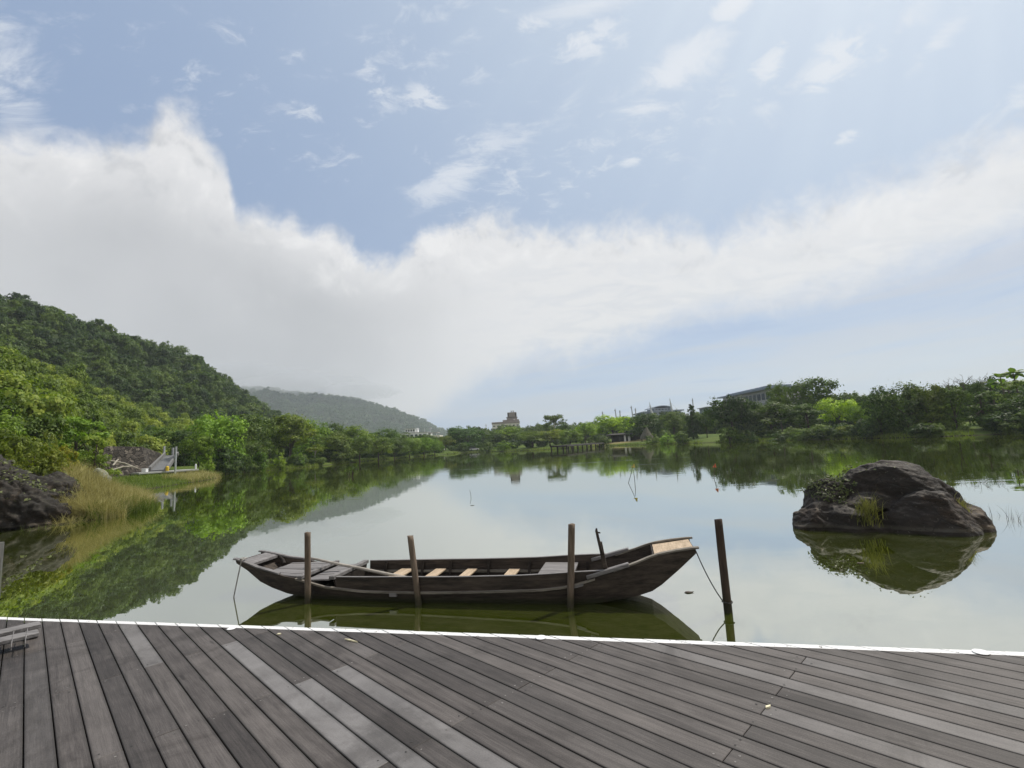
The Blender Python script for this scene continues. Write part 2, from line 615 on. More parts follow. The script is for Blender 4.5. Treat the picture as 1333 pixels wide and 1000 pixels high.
SHORE = [(-12.5, 5.0), (-15.0, 8.0), (-22.5, 10.0), (-17.4, 20.6), (-17.8, 23.6), (-19.5, 26.5), (-25.5, 33.0),
         (-32.5, 40.5), (-33.6, 47.0), (-36.0, 56.0), (-38.2, 63.0), sh(283, 72), sh(318, 80), sh(356, 88), sh(392, 95), sh(414, 99), sh(432, 106), sh(455, 118),
         sh(482, 129), sh(530, 150), sh(570, 172), sh(590, 188), sh(606, 205), sh(625, 208), sh(640, 180), sh(655, 166), sh(690, 160), sh(722, 158), sh(752, 168), sh(783, 168), sh(805, 160), sh(850, 140),
         sh(900, 126), sh(960, 110), sh(1005, 103), sh(1060, 90), sh(1100, 83), sh(1150, 76), sh(1200, 70), sh(1270, 66), sh(1333, 63), sh(1400, 60),
         (80, 52), (78, 34), (60, 14), (36, 4), (22, -3), (14, -2.5), (6, 0.5), (0, 1.8), (-6, 3.2)]
_sa = sorted((math.atan2(y - LC.y, x - LC.x), math.hypot(x - LC.x, y - LC.y)) for x, y in SHORE)
_sth = np.array([a for a, r in _sa])
_sr = np.array([r for a, r in _sa])
_sth = np.concatenate([_sth[-1:] - 2 * np.pi, _sth, _sth[:1] + 2 * np.pi])
_sr = np.concatenate([_sr[-1:], _sr, _sr[:1]])


def shore_r(th):
    r = float(np.interp(th, _sth, _sr))
    wob = 0.45 * mnoise.noise(Vector((math.cos(th) * r * 0.16, math.sin(th) * r * 0.16, 3.1)))
    return r + wob * min(1.0, max(0.0, (r - 45) / 40 + 0.3))


def shore_gap(x, y):
    """how far outside the lake a point is"""
    dx, dy = x - LC.x, y - LC.y
    return math.hypot(dx, dy) - shore_r(math.atan2(dy, dx))


_GP = [(-6, -0.9), (-1.0, -0.25), (0, 0.0), (0.7, 0.22), (2.5, 0.45), (8, 0.9), (22, 1.5), (60, 2.2), (8000, 2.4)]


def ground_z(x, y):
    g = shore_gap(x, y)
    z = float(np.interp(g, [a for a, b_ in _GP], [b_ for a, b_ in _GP]))
    if x < -14 and 8 < y < 20.3:
        z = min(z, -.4)
    if g > 0:
        z *= 1.0 + 0.35 * mnoise.noise(Vector((x * 0.06, y * 0.06, 7)))
        if y < 9:
            k = min(1.0, max(0.0, (9 - y) / 3)) * min(1.0, max(0.0, (34 - abs(x)) / 6))
            z = z * (1 - k) + min(z, 0.12) * k
    return z


def build_ground():
    nth = 720
    offs = [-5, -1.0, -0.2, 0.35, 1.0, 2.5, 5, 9, 15, 24, 40, 70, 140, 300, 800, 2500, 7000]
    v, f = [], []
    for i in range(nth):
        th = -math.pi + 2 * math.pi * i / nth
        r = shore_r(th)
        for o in offs:
            x, y = LC.x + math.cos(th) * (r + o), LC.y + math.sin(th) * (r + o)
            v.append((x, y, ground_z(x, y)))
    k = len(offs)
    for i in range(nth):
        j = (i + 1) % nth
        for q in range(k - 1):
            f.append((i * k + q, i * k + q + 1, j * k + q + 1, j * k + q))
    o = link_mesh('ground', np_mesh('ground', v, f, True), M['ground'])
    tag(o, kind='structure')
    n = 720
    vv = [(LC.x, LC.y, 0)]
    ff = []
    for i in range(n):
        th = -math.pi + 2 * math.pi * i / n
        r = shore_r(th) + 1.2
        vv.append((LC.x + math.cos(th) * r, LC.y + math.sin(th) * r, 0))
    for i in range(n):
        ff.append((0, 1 + i, 1 + (i + 1) % n))
    w = link_mesh('water', np_mesh('water', vv, ff), M['water'])
    tag(w, kind='structure')


build_ground()


# ------------------------------------------------------------------ the deck
def build_deck():
    pitch, gap, thick = 0.1348, 0.0065, 0.032
    off = -0.0647
    v, f, uvs, tones, evs = [], [], [], [], []
    screws = []
    greys = {}
    rows = [1.17 + 1.29 * k for k in range(-5, 9)]

    def kof(px, py):
        p = onplane(px, py, DECK_Z)
        return int(math.floor((p.dot(EV) - off) / pitch)), p.dot(EU)
    for px, py, st in [(1250, 950, .45), (60, 880, .2), (480, 850, .15), (640, 900, .10)]:
        k, u = kof(px, py)
        greys[(k, u)] = st
    greys.update({(6, 6.0): .75, (10, 4.0): .95, (11, 3.0): .85, (13, 3.0): .75, (29, .5): .42, (23, .5): .45})

    def prism(poly, tone, grey, u0, vc):
        """poly: (u,v) outline, counter-clockwise; a board with softened upper edges"""
        n = len(poly)
        cu, cv = sum(p[0] for p in poly) / n, sum(p[1] for p in poly) / n
        ins = 0.0030
        inner = []
        for i in range(n):
            a, b_, c = Vector(poly[i - 1]), Vector(poly[i]), Vector(poly[(i + 1) % n])
            d1, d2 = (b_ - a), (c - b_)
            if d1.length < 1e-5 or d2.length < 1e-5:
                inner.append(tuple(b_))
                continue
            n1, n2 = Vector((-d1.y, d1.x)).normalized(), Vector((-d2.y, d2.x)).normalized()
            m = n1 + n2
            m = m / max(0.35, m.dot(n1)) if m.length > 1e-5 else n1
            inner.append(tuple(b_ + m * ins))
        base = len(v)
        zj = random.uniform(-0.0012, 0.0012)
        for ring, z in ((poly, DECK_Z - thick), (poly, DECK_Z - 0.0028 + zj), (inner, DECK_Z + zj)):
            for q in ring:
                p = EU * q[0] + EV * q[1]
                v.append((p.x, p.y, z))
        for r0, r1 in ((0, n), (n, 2 * n)):
            for i in range(n):
                j = (i + 1) % n
                f.append((base + r0 + i, base + r0 + j, base + r1 + j, base + r1 + i))
        f.append(tuple(base + 2 * n + i for i in range(n)))
        ou, ov = u0 * 7.13 % 50, vc * 3.7 % 40
        for face in f[-(2 * n + 1):]:
            for vi in face:
                q = Vector(v[vi])
                uvs.append((q.dot(EU) + ou, q.dot(EV) - vc + ov))
                evs.append((q.dot(EV) - vc, 0.0))
                tones.append((tone, grey, 0, 1))

    for k in range(int(-5 / pitch), int(9.5 / pitch)):
        v0, v1 = off + k * pitch + gap / 2, off + (k + 1) * pitch - gap / 2
        vc = (v0 + v1) / 2
        # where the board meets the water edge: n = EDGE_N
        eu_n, ev_n = EU.dot(N), EV.dot(N)
        e0 = (EDGE_N - ev_n * v0) / eu_n
        e1 = (EDGE_N - ev_n * v1) / eu_n
        js = [u for i, u in enumerate(rows) if (i + k) % 2 == PAR]
        cuts = [-6.5] + [u for u in js if u < min(e0, e1) - 0.12] + [None]
        for a, b_ in zip(cuts, cuts[1:]):
            if a > max(e0, e1):
                continue
            g = 0.0022
            t = random.random()
            t = 0.5 + (t - 0.5) * 0.9
            grey = 0.0
            for (kk, uu), st in greys.items():
                hi = min(e0, e1) if b_ is None else b_
                if kk == k and a < uu < hi:
                    grey = st
            if grey == 0.0:
                grey = 0.15 * max(0, random.random() - 0.55)
            if b_ is None:
                poly = [(a + g, v0), (e0, v0), (e1, v1), (a + g, v1)]
            else:
                poly = [(a + g, v0), (b_ - g, v0), (b_ - g, v1), (a + g, v1)]
            # u grows away, v to the right: make the outline counter-clockwise seen from above
            area = sum(poly[i][0] * poly[(i + 1) % 4][1] - poly[(i + 1) % 4][0] * poly[i][1] for i in range(4))
            if area < 0:
                poly = poly[::-1]
            prism(poly, t, grey, a, vc)
        for u in rows:
            uu = u
            if uu > min(e0, e1) - 0.1 or uu < -3:
                continue
            joint = any(abs(uu - j) < 0.01 for j in js)
            for du in ((-0.05, 0.05) if joint else (0.0,)):
                for dv in (0.03, 0.0925):
                    if random.random() < 0.8:
                        screws.append(EU * (uu + du + random.uniform(-.006, .006)) + EV * (v0 + dv + random.uniform(-.004, .004)))
    me = bpy.data.meshes.new('boardwalk')
    me.from_pydata(v, [], f)
    uvl = me.uv_layers.new(name='board')
    uvl.data.foreach_set('uv', np.array(uvs, dtype=np.float32).ravel())
    uv2 = me.uv_layers.new(name='edge')
    uv2.data.foreach_set('uv', np.array(evs, dtype=np.float32).ravel())
    ca = me.color_attributes.new('tone', 'FLOAT_COLOR', 'CORNER')
    ca.data.foreach_set('color', np.array(tones, dtype=np.float32).ravel())
    o = link_mesh('boardwalk', me, M['deck'])
    bm = bmesh.new()
    bm.from_mesh(me)
    # the board prisms were laid in a left-handed (u,v) frame
    bmesh.ops.recalc_face_normals(bm, faces=bm.faces)
    up = sum(fc.normal.z for fc in bm.faces if len(fc.verts) == 4 and abs(fc.normal.z) > .9)
    if up < 0:
        bmesh.ops.reverse_faces(bm, faces=bm.faces)
    bm.to_mesh(me)
    bm.free()
    tag(o, kind='structure')
    # joists and fascia under the boards
    b = MB()
    for u in rows:
        if u < 11:
            a = EU * u + EV * -5
            c = EU * (u + .2) + EV * 9
            # keep each joist behind the water edge
            for lo, hi in ((a, c),):
                d = (hi - lo)
                tmax = min(1.0, max(0.0, (EDGE_N - 0.14 - lo.dot(N)) / d.dot(N))) if d.dot(N) > 1e-6 else 1.0
                if tmax > 0.02:
                    e = lo + d * tmax
                    b.beam((lo.x, lo.y, DECK_Z - thick - .072), (e.x, e.y, DECK_Z - thick - .072), 0.09, 0.12)
    b.build('joists', M['dark_timber'], o)
    b = MB()
    b.hexa([tn(-13, -6, .30), tn(11, -6, .30), tn(11, EDGE_N - .12, .30), tn(-13, EDGE_N - .12, .30), tn(-13, -6, .32), tn(11, -6, .32), tn(11, EDGE_N - .12, .32), tn(-13, EDGE_N - .12, .32)])
    b.build('gap_shade_sheet', M['dark_timber'], o)  # dark sheet added so the gaps between boards read as shade
    b = MB()
    p0, p1 = tn(-16, EDGE_N - 0.05, DECK_Z - .14), tn(12, EDGE_N - 0.05, DECK_Z - .14)
    b.beam(p0, p1, 0.05, 0.20)
    b.build('fascia', M['dark_timber'], o)
    b = MB()
    for s in range(-15, 13, 2):
        b.tube([tn(s, EDGE_N - .3, -1.2), tn(s, EDGE_N - .3, DECK_Z - .16)], .09, 10)
        b.tube([tn(s, EDGE_N - 3.3, -.6), tn(s, EDGE_N - 3.3, DECK_Z - .16)], .09, 10)
    b.build('pile', M['dark_timber'], o)['kind'] = 'stuff'
    b = MB()
    for p in screws:
        c = Vector((p.x, p.y, DECK_Z + 0.0016))
        r = random.uniform(.0045, .0075)
        b.poly([c + Vector((math.cos(t) * r, math.sin(t) * r, 0)) for t in [i * math.pi / 3 for i in range(6)]])
    sc = b.build('screws', plain('screw heads', (0.015, 0.014, 0.013), (0.20, 0.19, 0.18), 9, 0.5, contrast=(.45, .55)), o)
    sc['kind'] = 'stuff'
    return o


PAR = 0
deck = build_deck()


def edge_disc(px, py, r, name, label):
    c = onplane(px, py, DECK_Z + .004)
    b = MB()
    for (r0, z0) in ((1.0, 0.0),):
        b.tube([c, c + Vector((0, 0, .003)), c + Vector((0, 0, .005))], [r, r, r * .85], 24)
    o = b.build(name, M['white_paint'])
    tag(o, label, 'marker disc', 'white discs fixed at the deck edge')


edge_disc(704, 830.0, .046, 'marker_disc', 'small round white disc on the deck edge below the second post from the right')
edge_disc(1277, 849, .048, 'marker_disc', 'round white disc at the far right end of the deck edge')
edge_disc(301, 818.5, .038, 'marker_disc', 'round white disc on the deck edge left of the boat')


def petal(px, py, L, W, ang, label):
    c = onplane(px, py, DECK_Z + .003)
    b = MB()
    d = Vector((math.cos(ang), math.sin(ang), 0))
    e = Vector((-d.y, d.x, 0))
    top = [c - d * L / 2, c - d * L * .15 - e * W / 2, c + d * L * .25 - e * W * .4, c + d * L / 2, c + d * L * .2 + e * W * .45, c - d * L * .2 + e * W / 2]
    b.poly([p + Vector((0, 0, .006 + .004 * (i % 2))) for i, p in enumerate(top)])
    b.poly([p for p in top][::-1])
    for i in range(6):
        j = (i + 1) % 6
        b.poly([top[i], top[j], top[j] + Vector((0, 0, .006 + .004 * (j % 2))), top[i] + Vector((0, 0, .006 + .004 * (i % 2)))])
    o = b.build('petal', M['litter'])
    tag(o, label, 'petal')


petal(1000, 921, .045, .017, .5, 'pale yellow petal lying on a board joint at the right of the deck')
petal(457, 834.5, .17, .012, -.55, 'long pale sliver lying on the deck near the middle post')
petal(363, 826, .04, .018, .2, 'pale scrap on the deck below the left post')


def slat_rack():
    root = empty('slatted_rack', onplane(20, 838, DECK_Z))
    tag(root, 'low grey slatted wooden rack tied with cord at the left edge of the deck', 'rack')
    base = root.location.copy()
    z = DECK_Z + .10

    def L(p):
        return p - base
    rows = [((52, 812.5), (-30, 831.5)), ((50, 823.5), (-30, 842))]
    for (a, c) in rows:
        A, C = onplane(*a, z), onplane(*c, z)
        d = (A - C).normalized()
        b = MB()
        b.beam(L(C - d * .5), L(A), .165, .032)
        b.build('slat', M['grey_wood'], root, bevel=.003)
    A1, A2 = onplane(44, 825, DECK_Z + .045), onplane(44, 816, DECK_Z + .045)
    for dx in (0.0, -0.42, -0.80):
        off = (onplane(-30, 831.5, z) - onplane(52, 812.5, z)).normalized() * (-dx)
        b = MB()
        b.beam(L(A1 + off - (A2 - A1).normalized() * .02), L(A2 + off + (A2 - A1).normalized() * .05), .06, .082)
        b.build('bearer', M['dark_timber'], root, bevel=.003)
    for (px, y0, y1) in ((15, 838, 822), (33, 834, 818)):
        P = onplane(px, y0, z + .016)
        Q = onplane(px + 3, y1, z + .016)
        d = (P - Q).normalized()
        b = MB()
        b.tube([L(Q), L(P), L(P + d * .02 - Vector((0, 0, .02))), L(P + d * .015 - Vector((0, 0, .05)))], .004, 6)
        b.build('cord', M['grey_wood'], root)


slat_rack()


def jetty_post():
    # the end of a grey leaning board standing in the water by the left edge
    b = MB()
    f_ = onplane(-8, 745, 0.0)
    top = f_ + Vector((-.04, .05, .62))
    b.beam(f_ + Vector((0, 0, -.5)), top, .30, .12, (1, .3, 0))
    o = b.build('jetty_post', plain('old jetty timber', (.05, .05, .047), (.15, .15, .145), 6, .85, .4, (2, 2, .3)), bevel=.01)
    tag(o, 'grey squared timber standing in the water at the far left edge', 'post')


jetty_post()

# ------------------------------------------------------------------ the boat
def build_boat():
    NC = 7.17
    root = empty('wooden_boat', tn(-2.8, NC, 0), math.atan2(T.y, T.x))
    tag(root, 'long dark weathered wooden rowing boat moored beside the deck', 'boat')

    def P(s, n, z):       # boat frame: x along, y across
        return Vector((s + 2.8, n, z))
    st = [(-6.32, .485, .545, .30, .28), (-6.10, .385, .50, .335, .30), (-5.83, .215, .43, .38, .32), (-5.59, .13, .395, .42, .34), (-5.3, .06, .335, .45, .37),
          (-5.0, .015, .30, .475, .39), (-4.54, -.03, .205, .50, .41), (-3.9, -.06, .155, .52, .43), (-3.1, -.08, .15, .53, .44), (-2.4, -.08, .165, .53, .44),
          (-1.3, -.06, .205, .52, .43), (-.9, -.03, .25, .505, .42), (-.59, .0, .335, .49, .405), (-.29, .05, .425, .47, .39), (.0, .105, .52, .435, .365), (.17, .155, .585, .41, .345),
          (.3, .235, .62, .395, .335), (.53, .42, .66, .37, .325), (.76, .62, .685, .345, .315)]
    S_ = [a[0] for a in st]

    def itp(s, i):
        return float(np.interp(s, S_, [a[i] for a in st]))
    xs = sorted(set(list(np.linspace(-6.32, .76, 60)) + S_))
    th = .035
    v, f = [], []
    for s in xs:
        zb, zs, ht, hb = (itp(s, i) for i in (1, 2, 3, 4))
        fl = max(zb + .035, .028)
        fl = min(fl, zs - .01)
        zm = zb + (zs - zb) * .5
        hm = hb + (ht - hb) * .62
        ring = [(-ht, zs), (-hm, zm), (-hb, zb), (0, zb - .012), (hb, zb), (hm, zm), (ht, zs),
                (ht - th, zs), (hm - th, max(zm, fl)), (hb - th + .02, fl), (0, fl), (-hb + th - .02, fl), (-hm + th, max(zm, fl)), (-ht + th, zs)]
        for y, z in ring:
            v.append(P(s, y, z))
    k = 14
    for i in range(len(xs) - 1):
        for q in range(k):
            f.append((i * k + q, i * k + (q + 1) % k, (i + 1) * k + (q + 1) % k, (i + 1) * k + q))
    for i in (0, len(xs) - 1):
        a = [i * k + q for q in range(k)]
        f.append((a[0], a[1], a[12], a[13]))
        f.append((a[1], a[2], a[11], a[12]))
        f.append((a[2], a[3], a[10], a[11]))
        f.append((a[3], a[4], a[9], a[10]))
        f.append((a[4], a[5], a[8], a[9]))
        f.append((a[5], a[6], a[7], a[8]))
    b = MB()
    b.v, b.f = [tuple(q) for q in v], f
    b.build('hull', M['hull'], root)
    # transoms
    b = MB()
    s0, s1 = -6.30, -6.255
    for sa, sb in ((s0, s1),):
        za, zt = itp(sa, 1) + .01, itp(sa, 2) - .045
        h = itp(sa, 3) - .02
        b.hexa([P(sa, -h, za), P(sb, -h, za - .03), P(sb, h, za - .03), P(sa, h, za), P(sa, -h, zt), P(sb, -h, zt - .01), P(sb, h, zt - .01), P(sa, h, zt)])
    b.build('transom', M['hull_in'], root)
    # washboards on both sides
    for sg in (-1, 1):
        b = MB()
        q = list(np.linspace(-4.36, -.20, 26))
        for a, c in zip(q, q[1:]):
            def wb(s):
                zt = float(np.interp(s, [-4.36, -2.4, -1.5, -.84, -.2], [.342, .362, .385, .425, .452]))
                h = itp(s, 3)
                zl = min(itp(s, 2) - .02, zt - .01)
                return zl, zt, h
            zl0, zt0, h0 = wb(a)
            zl1, zt1, h1 = wb(c)
            o_, i_ = -.006, -.036
            b.hexa([P(a, sg * (h0 + o_), zl0), P(c, sg * (h1 + o_), zl1), P(c, sg * (h1 + i_), zl1), P(a, sg * (h0 + i_), zl0),
                    P(a, sg * (h0 + o_ + .012), zt0), P(c, sg * (h1 + o_ + .012), zt1), P(c, sg * (h1 + i_ + .012), zt1), P(a, sg * (h0 + i_ + .012), zt0)])
        b.build('washboard', M['hull'], root)
        b = MB()
        for a, c in zip(q, q[1:]):
            zl0, zt0, h0 = wb(a)
            zl1, zt1, h1 = wb(c)
            b.hexa([P(a, sg * (h0 + .012), zt0 + .001), P(c, sg * (h1 + .012), zt1 + .001), P(c, sg * (h1 - .030), zt1 + .001), P(a, sg * (h0 - .030), zt0 + .001),
                    P(a, sg * (h0 + .012), zt0 + .009), P(c, sg * (h1 + .012), zt1 + .009), P(c, sg * (h1 - .030), zt1 + .009), P(a, sg * (h0 - .030), zt0 + .009)])
        b.build('washboard_cap', M['grey_wood'], root)
        # rub rail along the sheer, then worn gunwale caps fore and aft
        b = MB()
        q = list(np.linspace(-5.07, -.55, 34))
        for a, c in zip(q, q[1:]):
            h0, h1, z0, z1 = itp(a, 3), itp(c, 3), itp(a, 2), itp(c, 2)
            b.hexa([P(a, sg * (h0 - .004), z0 - .018), P(c, sg * (h1 - .004), z1 - .018), P(c, sg * (h1 + .030), z1 - .018), P(a, sg * (h0 + .030), z0 - .018),
                    P(a, sg * (h0 - .004), z0 + .010), P(c, sg * (h1 - .004), z1 + .010), P(c, sg * (h1 + .030), z1 + .006), P(a, sg * (h0 + .030), z0 + .006)])
        b.build('rub_rail', M['worn_edge'], root)
        for lo, hi in ((-6.36, -5.40), (-.30, .80)):
            b = MB()
            q = list(np.linspace(lo, hi, 16))
            for a, c in zip(q, q[1:]):
                h0, h1, z0, z1 = itp(a, 3), itp(c, 3), itp(a, 2), itp(c, 2)
                b.hexa([P(a, sg * (h0 - .05), z0 + .002), P(c, sg * (h1 - .05), z1 + .002), P(c, sg * (h1 + .014), z1 + .002), P(a, sg * (h0 + .014), z0 + .002),
                        P(a, sg * (h0 - .05), z0 + .026), P(c, sg * (h1 - .05), z1 + .026), P(c, sg * (h1 + .014), z1 + .022), P(a, sg * (h0 + .014), z0 + .022)])
            b.build('gunwale', M['grey_wood'] if lo < -2 else M['worn_edge'], root)
    # little stern board between the gunwales
    b = MB()
    for j, (a, c) in enumerate(((-6.22, -6.10), (-6.095, -6.0))):
        h = itp(a, 3) - .055
        b.hexa([P(a, -h, itp(a, 2) - .025), P(c, -h, itp(c, 2) - .025), P(c, h, itp(c, 2) - .025), P(a, h, itp(a, 2) - .025),
                P(a, -h, itp(a, 2) + .012), P(c, -h, itp(c, 2) + .012), P(c, h, itp(c, 2) + .012), P(a, h, itp(a, 2) + .012)])
    b.build('stern_board', M['grey_wood'], root)
    # aft deck of lengthwise boards with a cross board at its edge
    def planked(name, sa, sb, za, zb_, half_a, half_b, nb, m, t=.022):
        b = MB()
        for j in range(nb):
            y0a, y1a = -half_a + 2 * half_a * j / nb + .004, -half_a + 2 * half_a * (j + 1) / nb - .004
            y0b, y1b = -half_b + 2 * half_b * j / nb + .004, -half_b + 2 * half_b * (j + 1) / nb - .004
            dz = random.uniform(-.004, .004)
            b.hexa([P(sa, y0a, za - t + dz), P(sb, y0b, zb_ - t + dz), P(sb, y1b, zb_ - t + dz), P(sa, y1a, za - t + dz),
                    P(sa, y0a, za + dz), P(sb, y0b, zb_ + dz), P(sb, y1b, zb_ + dz), P(sa, y1a, za + dz)])
        return b.build(name, m, root)

    def cross(name, s, z, half, w, t, m):
        b = MB()
        b.hexa([P(s - w / 2, -half, z - t), P(s + w / 2, -half, z - t), P(s + w / 2, half, z - t), P(s - w / 2, half, z - t),
                P(s - w / 2, -half, z), P(s + w / 2, -half, z), P(s + w / 2, half, z), P(s - w / 2, half, z)])
        return b.build(name, m, root, bevel=.003)
    planked('aft_deck', -5.74, -5.03, .352, .338, .365, .455, 7, M['grey_wood'])
    cross('deck_edge_board', -4.985, .352, .50, .075, .045, M['grey_wood'])
    planked('aft_step', -4.92, -4.50, .285, .305, .455, .47, 6, M['grey_wood'])
    cross('deck_edge_board', -4.44, .355, .505, .085, .05, M['grey_wood'])
    # bulkheads under the deck edges
    for s, zt in ((-4.99, .30), (-4.42, .30), (-5.76, .33)):
        b = MB()
        h = itp(s, 3) - .04
        hb = itp(s, 4) - .03
        z0 = max(itp(s, 1) + .04, .035)
        b.hexa([P(s - .012, -hb, z0), P(s + .012, -hb, z0), P(s + .012, hb, z0), P(s - .012, hb, z0), P(s - .012, -h, zt), P(s + .012, -h, zt), P(s + .012, h, zt), P(s - .012, h, zt)])
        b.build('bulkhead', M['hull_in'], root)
    # curved knee at the stern well
    b = MB()
    b.tube([P(-5.98, .30, .46), P(-5.88, .27, .41), P(-5.80, .20, .36)], [.022, .026, .03], 8)
    b.build('knee', M['hull_in'], root)
    # stringers carrying the thwarts, frames
    for sg in (-1, 1):
        b = MB()
        b.beam(P(-4.38, sg * .455, .185), P(-1.40, sg * .455, .20), .03, .035)
        b.build('stringer', M['worn_edge'], root)
    for s in (-4.05, -3.4, -2.92, -2.28, -1.62, -.72, -.45):
        for sg in (-1, 1):
            b = MB()
            h, hb = itp(s, 3) - .052, itp(s, 4) - .045
            z0 = max(itp(s, 1) + .04, .03)
            b.beam(P(s, sg * hb, z0), P(s, sg * (h), .335), .045, .035, (1, 0, 0))
            b.build('frame', M['hull_in'], root)
    # four pale thwarts
    for s, w in ((-3.66, .22), (-3.08, .17), (-2.55, .155), (-1.86, .17)):
        b = MB()
        z = .232
        b.hexa([P(s - w / 2, -.465, z - .022), P(s + w / 2, -.465, z - .022), P(s + w / 2, .465, z - .022), P(s - w / 2, .465, z - .022),
                P(s - w / 2, -.465, z), P(s + w / 2, -.465, z), P(s + w / 2, .465, z), P(s - w / 2, .465, z)])
        b.build('thwart', M['pale_wood'], root, bevel=.003)
    # grey fore locker lid
    planked('locker_lid', -1.36, -.86, .335, .335, .45, .45, 3, M['grey_wood'])
    b = MB()
    b.hexa([P(-1.345, -.36, .04), P(-.875, -.36, .04), P(-.875, .36, .04), P(-1.345, .36, .04), P(-1.345, -.43, .312), P(-.875, -.43, .312), P(-.875, .43, .312), P(-1.345, .43, .312)])
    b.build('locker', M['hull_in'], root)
    # pale bow boards
    b = MB()
    for a, c in ((-.5, .22), (.235, .5)):
        s0, s1 = .24, .74
        h0, h1 = itp(s0, 3) - .055, itp(s1, 3) - .055
        b.hexa([P(s0, 2 * h0 * a, .585), P(s1, 2 * h1 * a, .665), P(s1, 2 * h1 * c, .665), P(s0, 2 * h0 * c, .585),
                P(s0, 2 * h0 * a, .605), P(s1, 2 * h1 * a, .685), P(s1, 2 * h1 * c, .685), P(s0, 2 * h0 * c, .605)])
    b.build('bow_board', M['pale_wood'], root, bevel=.002)
    b = MB()
    h = itp(.24, 3) - .05
    b.hexa([P(.215, -h, .26), P(.232, -h, .26), P(.232, h, .26), P(.215, h, .26), P(.215, -h, .60), P(.232, -h, .60), P(.232, h, .60), P(.215, h, .60)])
    b.build('bulkhead', M['hull_in'], root)
    # oar rest pads and the oarlock post on the near side
    for sg in (-1, 1):
        b = MB()
        h0, h1 = itp(-.58, 3), itp(-.12, 3)
        b.beam(P(-.66, sg * (h0 - .01), itp(-.66, 2) + .045), P(-.10, sg * (h1 - .005), itp(-.10, 2) + .028), .085, .05)
        b.build('oar_pad', M['grey_wood'], root, bevel=.008)
    b = MB()
    y = -.43
    b.beam(P(-.385, y, .30), P(-.455, y + .01, .80), .05, .055, (1, 0, 0))
    op = b.build('oarlock_post', M['hull'], root, bevel=.006)
    b = MB()
    b.tube([P(-.437, y - .035, .66), P(-.468, y - .035, .84), P(-.487, y - .035, .955), P(-.482, y - .03, .985)], [.022, .020, .017, .010], 8)
    b.build('oarlock_peg', M['hull'], op)
    b = MB()
    b.beam(P(-.470, y - .035, .93), P(-.435, y - .035, .925), .018, .016)
    b.build('oarlock_hook', M['hull'], op)
    # pale patches nailed on the side
    for s, z, w, hgt in ((-.77, .262, .13, .035), (-3.42, .120, .11, .05)):
        b = MB()
        dz = itp(s + w / 2, 2) - itp(s - w / 2, 2)
        y = -(itp(s, 3) + .028)
        b.hexa([P(s - w / 2, y - .008, z - hgt / 2 - dz / 2), P(s + w / 2, y - .008, z - hgt / 2 + dz / 2), P(s + w / 2, y + .03, z - hgt / 2 + dz / 2), P(s - w / 2, y + .03, z - hgt / 2 - dz / 2),
                P(s - w / 2, y - .008, z + hgt / 2 - dz / 2), P(s + w / 2, y - .008, z + hgt / 2 + dz / 2), P(s + w / 2, y + .03, z + hgt / 2 + dz / 2), P(s - w / 2, y + .03, z + hgt / 2 - dz / 2)])
        b.build('patch', M['grey_wood'], root)
    # rope lashing at the stern corner
    b = MB()
    c = P(-6.16, -.315, .545)
    pts = [c + Vector((.035 * math.cos(t), .05 * math.sin(t), .022 + .01 * math.sin(3 * t))) for t in np.linspace(0, 4 * math.pi, 24)]
    b.tube(pts, .010, 6)
    b.build('rope_lashing', M['rope'], root)
    return root


boat = build_boat()


def oar():
    a, c = Vector((-5.20, 7.2, .497)), Vector((-3.30, 7.2, .160))
    root = empty('oar', tn(a.x, a.y, 0), math.atan2(T.y, T.x))
    tag(root, 'long grey wooden oar lying slanted inside the dark boat', 'oar')
    b = MB()
    n = 12
    pts = [Vector(((c.x - a.x) * i / n, (c.y - a.y) * i / n + .004 * math.sin(i * 1.3), a.z + (c.z - a.z) * i / n)) for i in range(n + 1)]
    b.tube(pts, [.019 + .012 * i / n for i in range(n + 1)], 10)
    b.build('shaft', M['oar'], root, True)
    b = MB()
    d = (pts[-1] - pts[0]).normalized()
    b.beam(pts[-1] - d * .1, pts[-1] + d * .40, .10, .022)
    b.build('blade', M['grey_wood'], root, bevel=.006)


oar()


